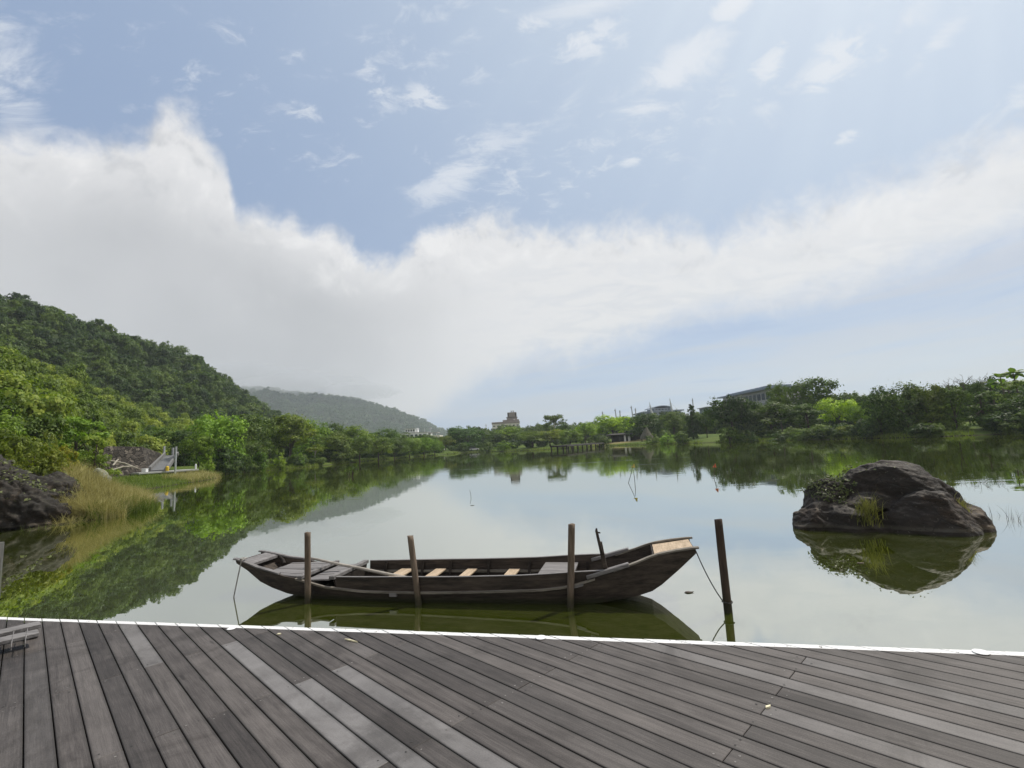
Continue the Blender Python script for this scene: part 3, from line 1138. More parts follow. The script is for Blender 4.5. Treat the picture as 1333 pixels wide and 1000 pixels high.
def mooring_posts():
    spec = [(-4.77, 6.57, -4.765, 6.56, 1.014, .046, 'post', 'upright brown mooring post at the left end of the boat'),
            (-3.02, 6.60, -3.13, 6.62, .934, .046, 'post', 'mooring post leaning left beside the boat thwarts'),
            (-.89, 6.62, -.80, 6.62, 1.059, .048, 'post', 'upright brown mooring post beside the oarlock post'),
            (1.03, 6.56, 1.03, 6.58, 1.088, .050, 'post_dark', 'dark mooring post standing alone right of the bow')]
    for s0, n0, s1, n1, z1, r, m, lab in spec:
        b = MB()
        n = 26
        base, top = tn(s0, n0, 0), tn(s1, n1, z1)
        d = (top - base) / z1
        seg = 14
        ph = random.uniform(0, 9)
        for i in range(n + 1):
            z = -0.8 + (z1 + .8) * i / n
            c = base + d * z
            for k in range(seg):
                t = 2 * math.pi * k / seg
                rr = r * (1.02 - .08 * i / n) * (1 + .05 * mnoise.noise(Vector((math.cos(t) * 1.5 + ph, math.sin(t) * 1.5, z * 2.5))))
                zz = z + (.012 * mnoise.noise(Vector((math.cos(t) * 2, math.sin(t) * 2, ph))) if i == n else 0)
                b.v.append((c.x + rr * math.cos(t), c.y + rr * math.sin(t), zz))
        for i in range(n):
            for k in range(seg):
                b.f.append((i * seg + k, i * seg + (k + 1) % seg, (i + 1) * seg + (k + 1) % seg, (i + 1) * seg + k))
        b.f.append(tuple(n * seg + k for k in range(seg)))
        b.f.append(tuple(range(seg))[::-1])
        o = b.build('mooring_post', M[m])
        for p in o.data.polygons:
            p.use_smooth = len(p.vertices) == 4
        # origin at the waterline
        off = base.copy()
        o.data.transform(Matrix.Translation(-off))
        o.location = off
        tag(o, lab, 'mooring post', 'mooring posts along the boat')


mooring_posts()


def sag(a, c, drop, n=14):
    a, c = Vector(a), Vector(c)
    return [a.lerp(c, i / n) - Vector((0, 0, drop * 4 * (i / n) * (1 - i / n))) for i in range(n + 1)]


b = MB()
b.tube(sag(tn(-6.16, 6.82, .56), tn(-6.26, 6.74, -.15), -.01), .0085, 6)
tag(b.build('mooring_rope', M['rope']), 'pale thin mooring rope hanging from the stern corner into the water', 'rope', 'mooring ropes of the boat')
b = MB()
b.tube(sag(tn(.76, 6.86, .655), tn(.98, 6.57, .13), .05), .007, 6)
ring = [tn(1.03 + .058 * math.cos(t), 6.56 + .058 * math.sin(t), .12 + .005 * math.sin(t * 2)) for t in np.linspace(0, 4 * math.pi, 28)]
b.tube(ring, .007, 6)
tag(b.build('mooring_rope', M['rope_dark']), 'thin dark mooring rope from the bow to the lone right post', 'rope', 'mooring ropes of the boat')

# ------------------------------------------------------------------ rocks
STRATA = Matrix.Rotation(R(-32), 3, 'Y') @ Matrix.Rotation(R(20), 3, 'X')


def lump_rock(name, lumps, frame, voxel, m, seed, disp=(.10, .035), cuts=9, soft=0):
    """boulders cut by random planes, fused, and roughened"""
    rnd = random.Random(seed)
    O, A, B = frame
    bm = bmesh.new()
    for (c, r) in lumps:
        ret = bmesh.ops.create_icosphere(bm, subdivisions=5, radius=1.0)
        pl = []
        for _ in range(cuts):
            d = Vector((rnd.gauss(0, 1), rnd.gauss(0, 1), rnd.gauss(.25, .8))).normalized()
            pl.append((d, rnd.uniform(.72, .93)))
        rot = Matrix.Rotation(rnd.uniform(-.25, .25), 3, 'Y') @ Matrix.Rotation(rnd.uniform(-.3, .3), 3, 'Z')
        for vtx in ret['verts']:
            p = vtx.co.normalized()
            p = p * (1 + .10 * mnoise.noise(p * 1.6 + Vector((seed, len(pl), r[0] * 5))))
            for d, k in pl:
                q = p.dot(d)
                if q > k:
                    p = p - d * (q - k) * .94
            p = rot @ Vector((p.x * r[0], p.y * r[1], p.z * r[2]))
            p = Vector((p.x + c[0], p.y + c[1], p.z + c[2]))
            vtx.co = A * p.x + B * p.y + Vector((0, 0, p.z))
    me = bpy.data.meshes.new(name)
    bm.to_mesh(me)
    bm.free()
    tmp = bpy.data.objects.new('tmp', me)
    COL.objects.link(tmp)
    md = tmp.modifiers.new('r', 'REMESH')
    md.mode = 'VOXEL'
    md.voxel_size = voxel
    dg = bpy.context.evaluated_depsgraph_get()
    new = bpy.data.meshes.new_from_object(tmp.evaluated_get(dg))
    bpy.data.objects.remove(tmp)
    new.name = name
    if soft:
        b2 = bmesh.new()
        b2.from_mesh(new)
        for _ in range(soft):
            bmesh.ops.smooth_vert(b2, verts=b2.verts, factor=.5, use_axis_x=True, use_axis_y=True, use_axis_z=True)
        b2.to_mesh(new)
        b2.free()
        new.update()
    nv = len(new.vertices)
    nrm = [vv.normal.copy() for vv in new.vertices]
    for i, vv in enumerate(new.vertices):
        p = vv.co
        # grain of the stone runs slantwise
        q = STRATA @ p
        q = Vector((q.x * .9, q.y * .9, q.z * 1.8))
        a = fbm(q * 1.1 + Vector((seed, 0, 0)), 4, .55)
        rg = 1 - abs(mnoise.noise(q * 1.5 + Vector((0, seed, 0)))) * 2
        fn = fbm(q * 5 + Vector((0, 0, seed)), 4, .65)
        vv.co = p + nrm[i] * (disp[0] * a * .6 - disp[0] * .5 * max(0, rg - .55) + disp[1] * fn)
    for p in new.polygons:
        p.use_smooth = True
    o = link_mesh(name, new, m)
    o.location = O
    return o


RF = (Vector((7.9, 10.5, 0)), Vector((.891, -.454, 0)), Vector((.454, .891, 0)))
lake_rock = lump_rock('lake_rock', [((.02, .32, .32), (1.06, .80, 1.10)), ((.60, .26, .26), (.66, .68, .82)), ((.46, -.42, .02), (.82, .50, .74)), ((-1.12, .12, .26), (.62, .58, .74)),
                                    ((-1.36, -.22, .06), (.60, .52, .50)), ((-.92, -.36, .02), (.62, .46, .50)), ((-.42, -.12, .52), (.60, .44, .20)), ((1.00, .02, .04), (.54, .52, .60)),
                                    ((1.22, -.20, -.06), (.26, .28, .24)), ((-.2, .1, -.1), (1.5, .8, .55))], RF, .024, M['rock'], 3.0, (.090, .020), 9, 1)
tag(lake_rock, 'big dark brown boulder rising from the lake right of the boat', 'rock')


def rock_pt(a, b_, z):
    return RF[0] + RF[1] * a + RF[2] * b_ + Vector((0, 0, z))


def surface_points(o, n, cond, rnd):
    me = o.data
    out = []
    fs = [p for p in me.polygons if cond(o.matrix_world @ p.center if o.parent else o.location + p.center, p.normal)]
    if not fs:
        return out
    for _ in range(n):
        p = rnd.choice(fs)
        out.append((o.location + p.center, p.normal.copy()))
    return out


def blades(name, roots, m, lmin, lmax, width, droop=.5, seed=1, out=None, segs=3):
    """grass blades as bent ribbons"""
    rnd = np.random.default_rng(seed)
    n = len(roots)
    P0 = np.array([tuple(r) for r in roots], dtype=np.float32)
    ang = rnd.uniform(0, 2 * np.pi, n)
    if out is not None:
        o_ = np.array([tuple(q)[:2] for q in out])
        ang = np.arctan2(o_[:, 1], o_[:, 0]) + rnd.normal(0, .6, n)
    L = rnd.uniform(lmin, lmax, n)
    lean = rnd.uniform(.1, 1.0, n) * droop
    dx, dy = np.cos(ang), np.sin(ang)
    sa = rnd.uniform(0, 2 * np.pi, n)
    wx, wy = np.cos(sa), np.sin(sa)
    V = np.zeros((n, (segs + 1) * 2, 3), dtype=np.float32)
    for k in range(segs + 1):
        t = k / segs
        h = L * (t - .42 * lean * t * t)
        r = L * lean * t * t
        w = width * (1 - t * .92)
        cx, cy, cz = P0[:, 0] + dx * r, P0[:, 1] + dy * r, P0[:, 2] + h
        V[:, 2 * k] = np.stack([cx - wx * w / 2, cy - wy * w / 2, cz], 1)
        V[:, 2 * k + 1] = np.stack([cx + wx * w / 2, cy + wy * w / 2, cz], 1)
    base = (np.arange(n) * (segs + 1) * 2)[:, None]
    F = np.concatenate([base + np.array([[2 * k, 2 * k + 1, 2 * k + 3, 2 * k + 2]]) for k in range(segs)], 0)
    return link_mesh(name, np_mesh(name, V.reshape(-1, 3), F), m)


def leaves_on(name, pts, m, size, seed=1):
    rnd = random.Random(seed)
    v, f = [], []
    for p, nr in pts:
        d = (nr + Vector((rnd.gauss(0, .5), rnd.gauss(0, .5), rnd.gauss(.4, .4)))).normalized()
        a = d.orthogonal().normalized()
        c = d.cross(a)
        t = rnd.uniform(0, 6.28)
        a, c = a * math.cos(t) + c * math.sin(t), c * math.cos(t) - a * math.sin(t)
        s = size * rnd.uniform(.6, 1.3)
        q = p + nr * rnd.uniform(.02, .10) + Vector((0, 0, rnd.uniform(0, .03)))
        i = len(v)
        v += [q - a * s, q - c * s * .55 + d * s * .15, q + a * s, q + c * s * .55 + d * s * .15]
        f.append((i, i + 1, i + 2, i + 3))
    return link_mesh(name, np_mesh(name, [tuple(q) for q in v], f), m)


M['tuft'] = leaf_mat('yellow-green tuft', (0.10, 0.11, 0.03), (0.24, 0.25, 0.075), (0.40, 0.38, 0.15), 0.3, nscale=2, tt=(1, 1, .7))


def rock_plants():
    rnd = random.Random(5)
    dg = None

    def loc(w):
        d = w - RF[0]
        return d.dot(RF[1]), d.dot(RF[2]), d.z
    pts = surface_points(lake_rock, 800, lambda w, n: (lambda q: -1.62 < q[0] < -.55 and q[2] > .52 - .25 * (q[0] + 1.1) and n.z > .12 and mnoise.noise(w * 2.2) > -.12)(loc(w)), rnd)
    o = leaves_on('ivy', pts, M['ivy'], .030, 3)
    tag(o, 'small-leaved creeper spread over the left shoulder of the lake rock', 'creeper')
    # grass tuft hanging in the crevice
    roots, outs = [], []
    for i in range(190):
        a = rnd.gauss(-.58, .10)
        roots.append(rock_pt(a, rnd.uniform(-.86, -.62), rnd.uniform(.10, .50)))
        outs.append(-RF[2] + RF[1] * rnd.gauss(0, .7))
    o = blades('grass_tuft', roots, M['tuft'], .22, .55, .013, 1.15, 8, outs, 4)
    tag(o, 'yellow-green grass tuft drooping from the crevice of the lake rock', 'grass tuft', 'grass tufts on the lake rock')
    pts = surface_points(lake_rock, 70, lambda w, n: (lambda q: .98 < q[0] < 1.16 and q[2] > .25 and -.35 < q[1] < -.05 and n.z > .1)(loc(w)), rnd)
    roots = [p for p, n in pts]
    o = blades('grass_tuft', roots, M['tuft'], .10, .30, .012, 1.0, 9)
    tag(o, 'small yellow tuft on the low right end of the lake rock', 'grass tuft', 'grass tufts on the lake rock')
    pts = surface_points(lake_rock, 26, lambda w, n: (lambda q: -.5 < q[0] < .4 and q[2] > 1.1)(loc(w)), rnd)
    o = leaves_on('ivy', pts, M['ivy'], .028, 13)
    tag(o, 'few tiny leaves growing on the very top of the lake rock', 'creeper')
    # thin reeds standing in the water beyond the right end
    for i, (px, py, k) in enumerate(((1296, 672, 9), (1318, 676, 12), (1331, 679, 7))):
        c = onplane(px, py, 0)
        roots = [c + Vector((rnd.gauss(0, .09), rnd.gauss(0, .07), -.1)) for _ in range(k)]
        o = blades('reed_clump', roots, M['bark'], .22, .50, .010, .45, 20 + i, None, 4)
        tag(o, ['thin dark reeds just right of the lake rock', 'sparse bent reeds standing in open water by the right edge', 'few thin reeds cut by the right frame edge'][i], 'reeds', 'reeds by the lake rock')


rock_plants()

BF = (Vector((-20.75, 19.75, 0)), Vector((1, 0, 0)), Vector((0, 1, 0)))
bank_rock = lump_rock('bank_rock', [((-1.5, .2, .6), (2.5, 2.0, 2.45)), ((.3, 0, .4), (1.7, 1.5, 1.75)), ((1.25, .1, .2), (1.15, 1.1, 1.05)), ((-2.6, -1.6, .2), (2.2, 1.4, 1.7)), ((-4.6, 0, .8), (2.4, 2.2, 2.5)), ((-.6, -1.2, 0), (1.6, 1.0, 1.1)), ((.6, 1.1, .6), (1.5, 1.2, 1.5))],
                      BF, .075, M['rock_bank'], 11.0, (.32, .11), 9, 1)
tag(bank_rock, 'dark craggy rock outcrop on the left bank', 'rock')

_rp = surface_points(bank_rock, 1500, lambda w, n: n.z > .15 and w.z > 1.0 + .7 * mnoise.noise(w * .8) and mnoise.noise(w * 1.1 + Vector((5, 0, 0))) > -.05, random.Random(8))
tag(leaves_on('bank_creeper', _rp, M['ivy'], .075, 6), 'olive creeper sprawling over the top of the dark bank rock', 'creeper')

# ------------------------------------------------------------------ grassy mounds on the near left bank and the islet
def smooth(a, b_, x):
    t = min(1, max(0, (x - a) / (b_ - a)))
    return t * t * (3 - 2 * t)


def mound_z(x, y):
    """near left bank behind the rock"""
    g = shore_gap(x, y)
    k = smooth(.1, 4.6, g) * 2.15 + smooth(5, 14, g) * .8
    if g < -.3 or y < 20.3:
        return -1.2
    return k * (1 - smooth(25.5, 34, y)) * smooth(20.0, 22.6, y) + .25 * fbm((x * .5, y * .5, 1), 3) * smooth(.5, 3, g)


def islet_z(x, y):
    g = shore_gap(x, y)
    if g < -.5:
        return -1.2
    return smooth(-.2, 3.0, g) * .45 * smooth(34, 40, y) * (1 - smooth(56, 61, y)) * (1 - smooth(5, 11, g)) + .06 * fbm((x * .7, y * .7, 1), 3)


def patch_mesh(name, x0, x1, y0, y1, step, fz, m):
    nx, ny = int((x1 - x0) / step) + 1, int((y1 - y0) / step) + 1
    v, f = [], []
    for j in range(ny):
        for i in range(nx):
            x, y = x0 + i * step, y0 + j * step
            z = fz(x, y)
            gz = ground_z(x, y)
            edge = min(i, nx - 1 - i, j, ny - 1 - j)
            v.append((x, y, max(z, gz - .12) if edge > 1 else gz - .15))
    for j in range(ny - 1):
        for i in range(nx - 1):
            f.append((j * nx + i, j * nx + i + 1, (j + 1) * nx + i + 1, (j + 1) * nx + i))
    o = link_mesh(name, np_mesh(name, v, f, True), m)
    return tag(o, kind='structure')


patch_mesh('bank', -34, -15.5, 16.5, 36, .4, mound_z, M['dry_ground'])
patch_mesh('islet', -46, -30, 33, 62, .5, islet_z, M['ground'])


def scatter_roots(n, x0, x1, y0, y1, fz, cond, seed):
    rnd = random.Random(seed)
    out = []
    tries = 0
    while len(out) < n and tries < n * 30:
        tries += 1
        x, y = rnd.uniform(x0, x1), rnd.uniform(y0, y1)
        g = shore_gap(x, y)
        if cond(x, y, g, rnd):
            out.append((x, y, max(fz(x, y), ground_z(x, y)) - .05))
    return out


def clump(x, y, sc, lo):
    return mnoise.noise(Vector((x * sc, y * sc, 4.4))) > lo


bank_dry = scatter_roots(9500, -25.5, -16, 20.0, 31, mound_z, lambda x, y, g, r: -.1 < g < 6.5 and y > 20.8 and x / y > -.915 + r.gauss(0, .022) and clump(x, y, .9, -.35 + .2 * r.random()), 1)
tag(blades('dry_grass', bank_dry, M['grass_dry'], .5, 1.15, .026, 1.05, 1, None, 4), 'tall golden dry grass covering the left bank beside the rock', 'dry grass', None, 'stuff')
fringe = scatter_roots(2300, -19.5, -16.6, 18.4, 22, mound_z, lambda x, y, g, r: g > -1.3 and x / y > -.935 and y < 21.5 and x < -17.0, 12)
tag(blades('bank_fringe', fringe, M['grass_dry'], .5, 1.1, .026, 1.1, 12, None, 4), 'golden grass leaning over the right end of the dark bank rock', 'dry grass', None, 'stuff')
bank_green = scatter_roots(1900, -20.5, -15.8, 17.6, 25, mound_z, lambda x, y, g, r: (-.45 < g < .9 and y < 24.5) or (y < 20.3 and -1.6 < g < 1 and x > -20) and clump(x, y, .8, -.4), 2)
tag(blades('green_grass', bank_green, M['grass'], .35, .8, .028, .7, 2), 'green grass growing out of the water at the foot of the left rock', 'grass', None, 'stuff')
isl = scatter_roots(5200, -45, -31, 36, 61, islet_z, lambda x, y, g, r: -.2 < g < 7, 3)
tag(blades('islet_grass', isl, M['grass'], .30, .62, .06, .8, 3), 'bright green grass on the low spit before the ramp', 'grass', None, 'stuff')
isl2 = scatter_roots(1400, -43, -33, 50, 64, islet_z, lambda x, y, g, r: -.2 < g < 3.2 and y > 53, 4)
tag(blades('dry_spit_grass', isl2, M['grass_dry'], .6, 1.05, .06, .9, 4), 'tan dry grass on the far end of the low spit', 'dry grass', None, 'stuff')


def shore_grass():
    rnd = random.Random(9)
    pts = []
    for i in range(9000):
        th = rnd.uniform(-.35, 3.15)
        g = rnd.uniform(-.15, 1.5)
        r = shore_r(th) + g
        x, y = LC.x + math.cos(th) * r, LC.y + math.sin(th) * r
        if y > 62 and mnoise.noise(Vector((x * .12, y * .12, 0))) > -.25:
            pts.append((x, y, ground_z(x, y) - .05))
    tag(blades('shore_grass', pts, M['grass'], .25, .75, .16, .7, 5, None, 2), 'ragged green grass along the far waterline', 'grass', None, 'stuff')


shore_grass()
b = MB()
bm_ = lump_rock('pale_rock', [((0, 0, .3), (.42, .4, .62)), ((.3, .1, .2), (.3, .3, .4))], (spot(129, 27), Vector((1, 0, 0)), Vector((0, 1, 0))), .05,
                rock_mat('pale mossy rock', (.10, .11, .08), (.19, .20, .15), (.33, .34, .27), 1.5, .3), 21.0, (.12, .03))
bm_.location.z = mound_z(bm_.location.x, bm_.location.y) + .35
tag(bm_, 'pale mossy stone standing in the dry grass of the left bank', 'rock')

# ------------------------------------------------------------------ hills
def loft_hill(name, ridge, base, m, nu, nv, back, prof=1.25, rough=1.0, seed=0.0, nf=.012):
    """ridge and base are lists of points; the slope between them bulges, the far side drops away"""
    def samp(pts, t):
        n = len(pts) - 1
        x = t * n
        i = min(n - 1, int(x))
        return pts[i].lerp(pts[i + 1], x - i)
    v, f = [], []
    grid = []
    for i in range(nu + 1):
        a, c = samp(base, i / nu), samp(ridge, i / nu)
        row = []
        for j in range(nv + 1):
            t = j / nv
            p = a.lerp(c, t)
            h = a.z + (c.z - a.z) * (1 - (1 - t) ** prof)
            w = math.sin(math.pi * min(1, t)) * rough
            nz = fbm((p.x * nf + seed, p.y * nf, seed), 4, .5)
            p = Vector((p.x, p.y, h + nz * w * (c.z - a.z) * .16))
            row.append(p)
            v.append(p)
        d = Vector((c.x - a.x, c.y - a.y, 0)).normalized()
        q = row[-1] + d * back - Vector((0, 0, row[-1].z * .55))
        v.append(q)
        v.append(Vector((q.x + d.x * back * 1.2, q.y + d.y * back * 1.2, -1)))
        grid.append(row)
    k = nv + 3
    for i in range(nu):
        for j in range(k - 1):
            f.append((i * k + j, (i + 1) * k + j, (i + 1) * k + j + 1, i * k + j + 1))
    o = link_mesh(name, np_mesh(name, [tuple(q) for q in v], f, True), m)
    tag(o, kind='structure')
    return o, grid


def ridge_pts(spec, drop):
    out = []
    for px, y, D in spec:
        p = spot(px, D, y)
        p.z = max(1.5, p.z - drop)
        out.append(p)
    return out


def base_pts(spec, z):
    return [Vector((spot(px, D).x, D, z)) for px, D in spec]


spur, spur_grid = loft_hill('hill', [Vector((-165, -10, 26)), Vector((-150, 40, 31))] + ridge_pts([(-130, 425, 78), (0, 452, 98), (75, 478, 118), (130, 505, 138), (180, 527, 152), (230, 545, 170), (285, 558, 190)], 4.0),
                            [Vector((-62, -22, 1.6)), Vector((-58, 10, 1.6))] + base_pts([(-150, 34), (0, 40), (75, 50), (130, 62), (180, 76), (230, 88), (275, 96)], 1.6), M['forest_floor'], 84, 40, 40, 1.15, .8, 2.0)
back_hill, hill_grid = loft_hill('hill', [Vector((-420, 20, 95)), Vector((-380, 110, 108))] + ridge_pts([(-150, 372, 200), (-60, 384, 215), (0, 393, 228), (40, 393, 236), (80, 404, 245), (110, 421, 252), (150, 433, 262), (200, 450, 276), (250, 462, 292), (275, 480, 304), (300, 500, 318), (330, 518, 336), (352, 537, 352), (385, 556, 375)], 5.0),
                                 [Vector((-230, 0, 2.0)), Vector((-215, 60, 2.0))] + base_pts([(-190, 110), (-100, 118), (0, 128), (40, 135), (80, 142), (110, 148), (150, 155), (200, 165), (250, 176), (275, 185), (300, 196), (330, 210), (360, 225), (400, 240)], 2.0), M['forest_floor'], 90, 46, 90, 1.2, .7, 5.0)
far_hill, far_grid = loft_hill('mountain', ridge_pts([(200, 506, 2150), (300, 504, 2180), (345, 504, 2200), (390, 512, 2210), (430, 516, 2220), (470, 521, 2240), (505, 531, 2260), (535, 541, 2290), (562, 553, 2310), (590, 566, 2330), (625, 574, 2350)], 12.0),
                               base_pts([(215, 1300), (310, 1320), (355, 1340), (400, 1380), (440, 1430), (480, 1480), (515, 1540), (545, 1600), (575, 1660), (600, 1720), (630, 1760)], 2.5), M['forest_floor'], 70, 40, 500, 1.2, 1.1, 9.0, .006)


# ------------------------------------------------------------------ foliage
def leaf_cloud(lobes, n, size, seed, core=.72, clump_sz=.20, per=26, up=.35, zmin=0.03):
    """lobes: (x,y,z,rx,ry,rz); leaves gathered in sprays through the outer part of each lobe"""
    rnd = np.random.default_rng(seed)
    lob = np.array(lobes, dtype=np.float64)
    area = (lob[:, 3] * lob[:, 4] + lob[:, 4] * lob[:, 5] + lob[:, 3] * lob[:, 5])
    pr = area / area.sum()
    nc = max(4, n // per)
    li = rnd.choice(len(lob), nc, p=pr)
    d = rnd.normal(size=(nc, 3))
    d[:, 2] += .25
    d /= np.linalg.norm(d, axis=1)[:, None]
    rad = core + (1.04 - core) * rnd.random(nc) ** .6
    cen = lob[li, :3] + d * lob[li, 3:] * rad[:, None]
    idx = np.repeat(np.arange(nc), per)[:n]
    N_ = len(idx)
    sig = clump_sz * lob[li[idx], 3:].mean(axis=1)
    off = rnd.normal(size=(N_, 3)) * sig[:, None] * np.array([1, 1, .62])
    p = cen[idx] + off
    keep = p[:, 2] > zmin
    p, idx2 = p[keep], idx[keep]
    N_ = len(p)
    out = d[idx2] * .8 + off[keep] / (sig[keep][:, None] + 1e-6) * .35
    nr = out * 1.3 + rnd.normal(size=(N_, 3)) * .40
    nr[:, 2] += up
    nr /= np.linalg.norm(nr, axis=1)[:, None]
    a = np.cross(nr, rnd.normal(size=(N_, 3)))
    a /= np.linalg.norm(a, axis=1)[:, None] + 1e-9
    c = np.cross(nr, a)
    s = size * rnd.uniform(.6, 1.35, N_)[:, None]
    V = np.stack([p - a * s * .5, p - c * s * .30 + nr * s * .08, p + a * s * .5, p + c * s * .30 + nr * s * .08], 1).reshape(-1, 3)
    F = np.arange(N_ * 4).reshape(-1, 4)
    return V, F


def limb_mesh(b, base, top, r, tips, seed):
    rnd = random.Random(seed)
    n = 6
    pts = [Vector(base).lerp(Vector(top), i / n) + Vector((rnd.gauss(0, .06), rnd.gauss(0, .06), 0)) * (1 if 0 < i < n else 0) for i in range(n + 1)]
    b.tube(pts, [r * (1.25 if i == 0 else 1 - .5 * i / n) for i in range(n + 1)], 7)
    for t in tips:
        k = rnd.uniform(.45, .95)
        s = Vector(base).lerp(Vector(top), k)
        e = Vector(t)
        mid = s.lerp(e, .5) + Vector((rnd.gauss(0, .15), rnd.gauss(0, .15), rnd.uniform(.0, .25)))
        b.tube([s, mid, e], [r * .45, r * .30, r * .10], 5)


def make_variant(kind, seed):
    """returns crown mesh and trunk mesh for a tree about 8 m tall and 8 m wide"""
    rnd = random.Random(seed)
    lobes = []
    size, n = .34, 5200
    core, clump_sz, up = .70, .20, .35
    trunk_top, tr = 4.2, .20
    if kind == 'round':
        for i in range(15):
            t, z = rnd.uniform(0, 6.28), rnd.uniform(2.6, 6.6)
            k = math.sqrt(max(.05, 1 - ((z - 4.4) / 3.4) ** 2))
            r = rnd.uniform(.5, 1.0) * 2.7 * k
            q = rnd.uniform(1.0, 1.65)
            lobes.append((r * math.cos(t), r * math.sin(t), z, q * 1.1, q * 1.1, q * .8))
        lobes.append((0, 0, 5.2, 2.4, 2.4, 2.3))
    elif kind == 'umbrella':
        for i in range(24):
            t, r = rnd.uniform(0, 6.28), math.sqrt(rnd.random()) * 3.0
            z = 6.6 - .13 * r * r + rnd.uniform(-2.9, .35)
            q = rnd.uniform(.9, 1.4)
            lobes.append((r * math.cos(t), r * math.sin(t), z, q * 1.25, q * 1.25, q * .65))
        clump_sz, up, trunk_top, n = .22, .5, 4.6, 6000
    elif kind == 'bush':
        for i in range(20):
            t, z = rnd.uniform(0, 6.28), rnd.uniform(.1, 6.6)
            k = math.sqrt(max(.08, 1 - (z / 7.8) ** 2))
            r = rnd.uniform(.45, 1.0) * 3.0 * k
            q = rnd.uniform(.95, 1.5)
            lobes.append((r * math.cos(t), r * math.sin(t), z, q * 1.15, q * 1.15, q * .8))
        lobes.append((0, 0, 3.6, 2.6, 2.6, 3.2))
        n, trunk_top = 6500, 3.0
    elif kind == 'layered':
        for i in range(22):
            t, r = rnd.uniform(0, 6.28), rnd.uniform(.6, 3.2)
            z = rnd.choice((2.2, 3.3, 4.4, 5.5, 6.6, 7.4)) + rnd.uniform(-.25, .25)
            r *= 1.0 if z < 6 else .6
            q = rnd.uniform(.9, 1.4)
            lobes.append((r * math.cos(t), r * math.sin(t), z, q * 1.25, q * 1.1, q * .32))
        core, up, trunk_top, clump_sz = .5, .75, 6.6, .2
    elif kind == 'cone':
        for i in range(22):
            z = .8 + 6.9 * (i / 21)
            k = 1.0 - ((z - 1.6) / 6.6 if z > 1.6 else (1.6 - z) * .3)
            t = i * 2.4 + rnd.uniform(-.4, .4)
            r = 2.1 * max(0.05, k) * rnd.uniform(.5, 1)
            q = .55 + 1.15 * max(.1, k)
            lobes.append((r * math.cos(t), r * math.sin(t), z, q, q, q * .9))
        trunk_top = 6.5
    elif kind == 'airy':
        for i in range(20):
            t, r = i * 2.4, .4 + 2.9 * math.sqrt(rnd.random())
            z = 7.2 - .16 * r * r + rnd.uniform(-1.6, .3)
            q = rnd.uniform(.6, 1.05)
            lobes.append((r * math.cos(t), r * math.sin(t), z, q * 1.25, q * 1.25, q * .40))
        n, core, clump_sz, trunk_top = 3000, .35, .28, 6.3
    elif kind == 'shrub':
        for i in range(16):
            t, r = rnd.uniform(0, 6.28), math.sqrt(rnd.random()) * 3.0
            z = rnd.uniform(.6, 5.6) * (1 - (r / 4.2) ** 2) + .5
            q = rnd.uniform(1.0, 1.7)
            lobes.append((r * math.cos(t), r * math.sin(t), z, q * 1.2, q * 1.2, q * .9))
        size, n, trunk_top, tr = .5, 2400, 3.0, .22
    V, F = leaf_cloud(lobes, n, size, seed, core, clump_sz, 26, up)
    # stretch so the crown fills about 8 x 8
    crown = np_mesh('crown', V, F)
    crown.materials.append(M['leaf'])
    b = MB()
    tips = [(l[0] * .85, l[1] * .85, l[2] - .1) for l in lobes if l[2] > 1.5][:10]
    limb_mesh(b, (0, 0, -.3), (rnd.uniform(-.3, .3), rnd.uniform(-.3, .3), trunk_top), tr, tips, seed)
    tme = bpy.data.meshes.new('trunk')
    tme.from_pydata(b.v, [], b.f)
    for p in tme.polygons:
        p.use_smooth = True
    tme.materials.append(M['pale_bark'] if kind == 'airy' else M['bark'])
    zt = float(np.percentile(V[:, 2], 99.3))
    rw = float(np.percentile(np.hypot(V[:, 0], V[:, 1]), 97))
    return crown, tme, zt, rw


VAR = {}
for kd, cnt in (('round', 4), ('umbrella', 3), ('bush', 4), ('layered', 3), ('cone', 1), ('airy', 2), ('shrub', 4)):
    VAR[kd] = [make_variant(kd, 100 + 17 * i + len(kd) * 7) for i in range(cnt)]
_vi = {k: 0 for k in VAR}

TINT = {'dark': (.58, .68, .66), 'mid': (1, 1, 1), 'grey': (1.05, 1.0, 1.05), 'bright': (1.9, 1.75, 1.0), 'lime': (2.7, 2.45, 1.0), 'olive': (1.6, 1.3, .9), 'blue': (.80, .92, 1.1), 'fresh': (1.5, 1.6, .9)}


def tree(kind, px, ytop, wpx, D, tint, label, group=None, name=None, cat='tree', base_drop=0.0, z0=None):
    """a tree standing D metres ahead at the bearing of column px, as tall and wide as surveyed"""
    p = spot(px, D)
    gz = ground_z(p.x, p.y) if z0 is None else z0
    if kind in ('bush', 'shrub') and z0 is None:
        base_drop = .45
    top = spot(px, D, ytop).z
    H = max(.4, top - gz)
    W = wpx / FPX * D * 1.02 / (1 + ((px - 666) / FPX) ** 2) ** .25
    i = _vi[kind] = _vi[kind] + 1
    crown, trunk, zt, rw = VAR[kind][i % len(VAR[kind])]
    r = empty(name or {'bush': 'bushy_tree', 'shrub': 'shrub', 'cone': 'conical_tree', 'umbrella': 'spreading_tree', 'layered': 'tiered_tree', 'airy': 'airy_tree', 'round': 'round_tree'}[kind], (p.x, p.y, gz - base_drop), random.uniform(0, 6.28))
    sx = W / 2 / rw
    r.scale = (sx, sx, (H + base_drop) / zt)
    t = TINT[tint] if isinstance(tint, str) else tint
    c = link_mesh('crown', crown, None, r)
    k = random.uniform(.9, 1.1)
    c.color = (t[0] * k, t[1] * k * random.uniform(.95, 1.05), t[2] * k, 1)
    link_mesh('trunk', trunk, None, r)
    tag(r, label, cat, group)
    return r


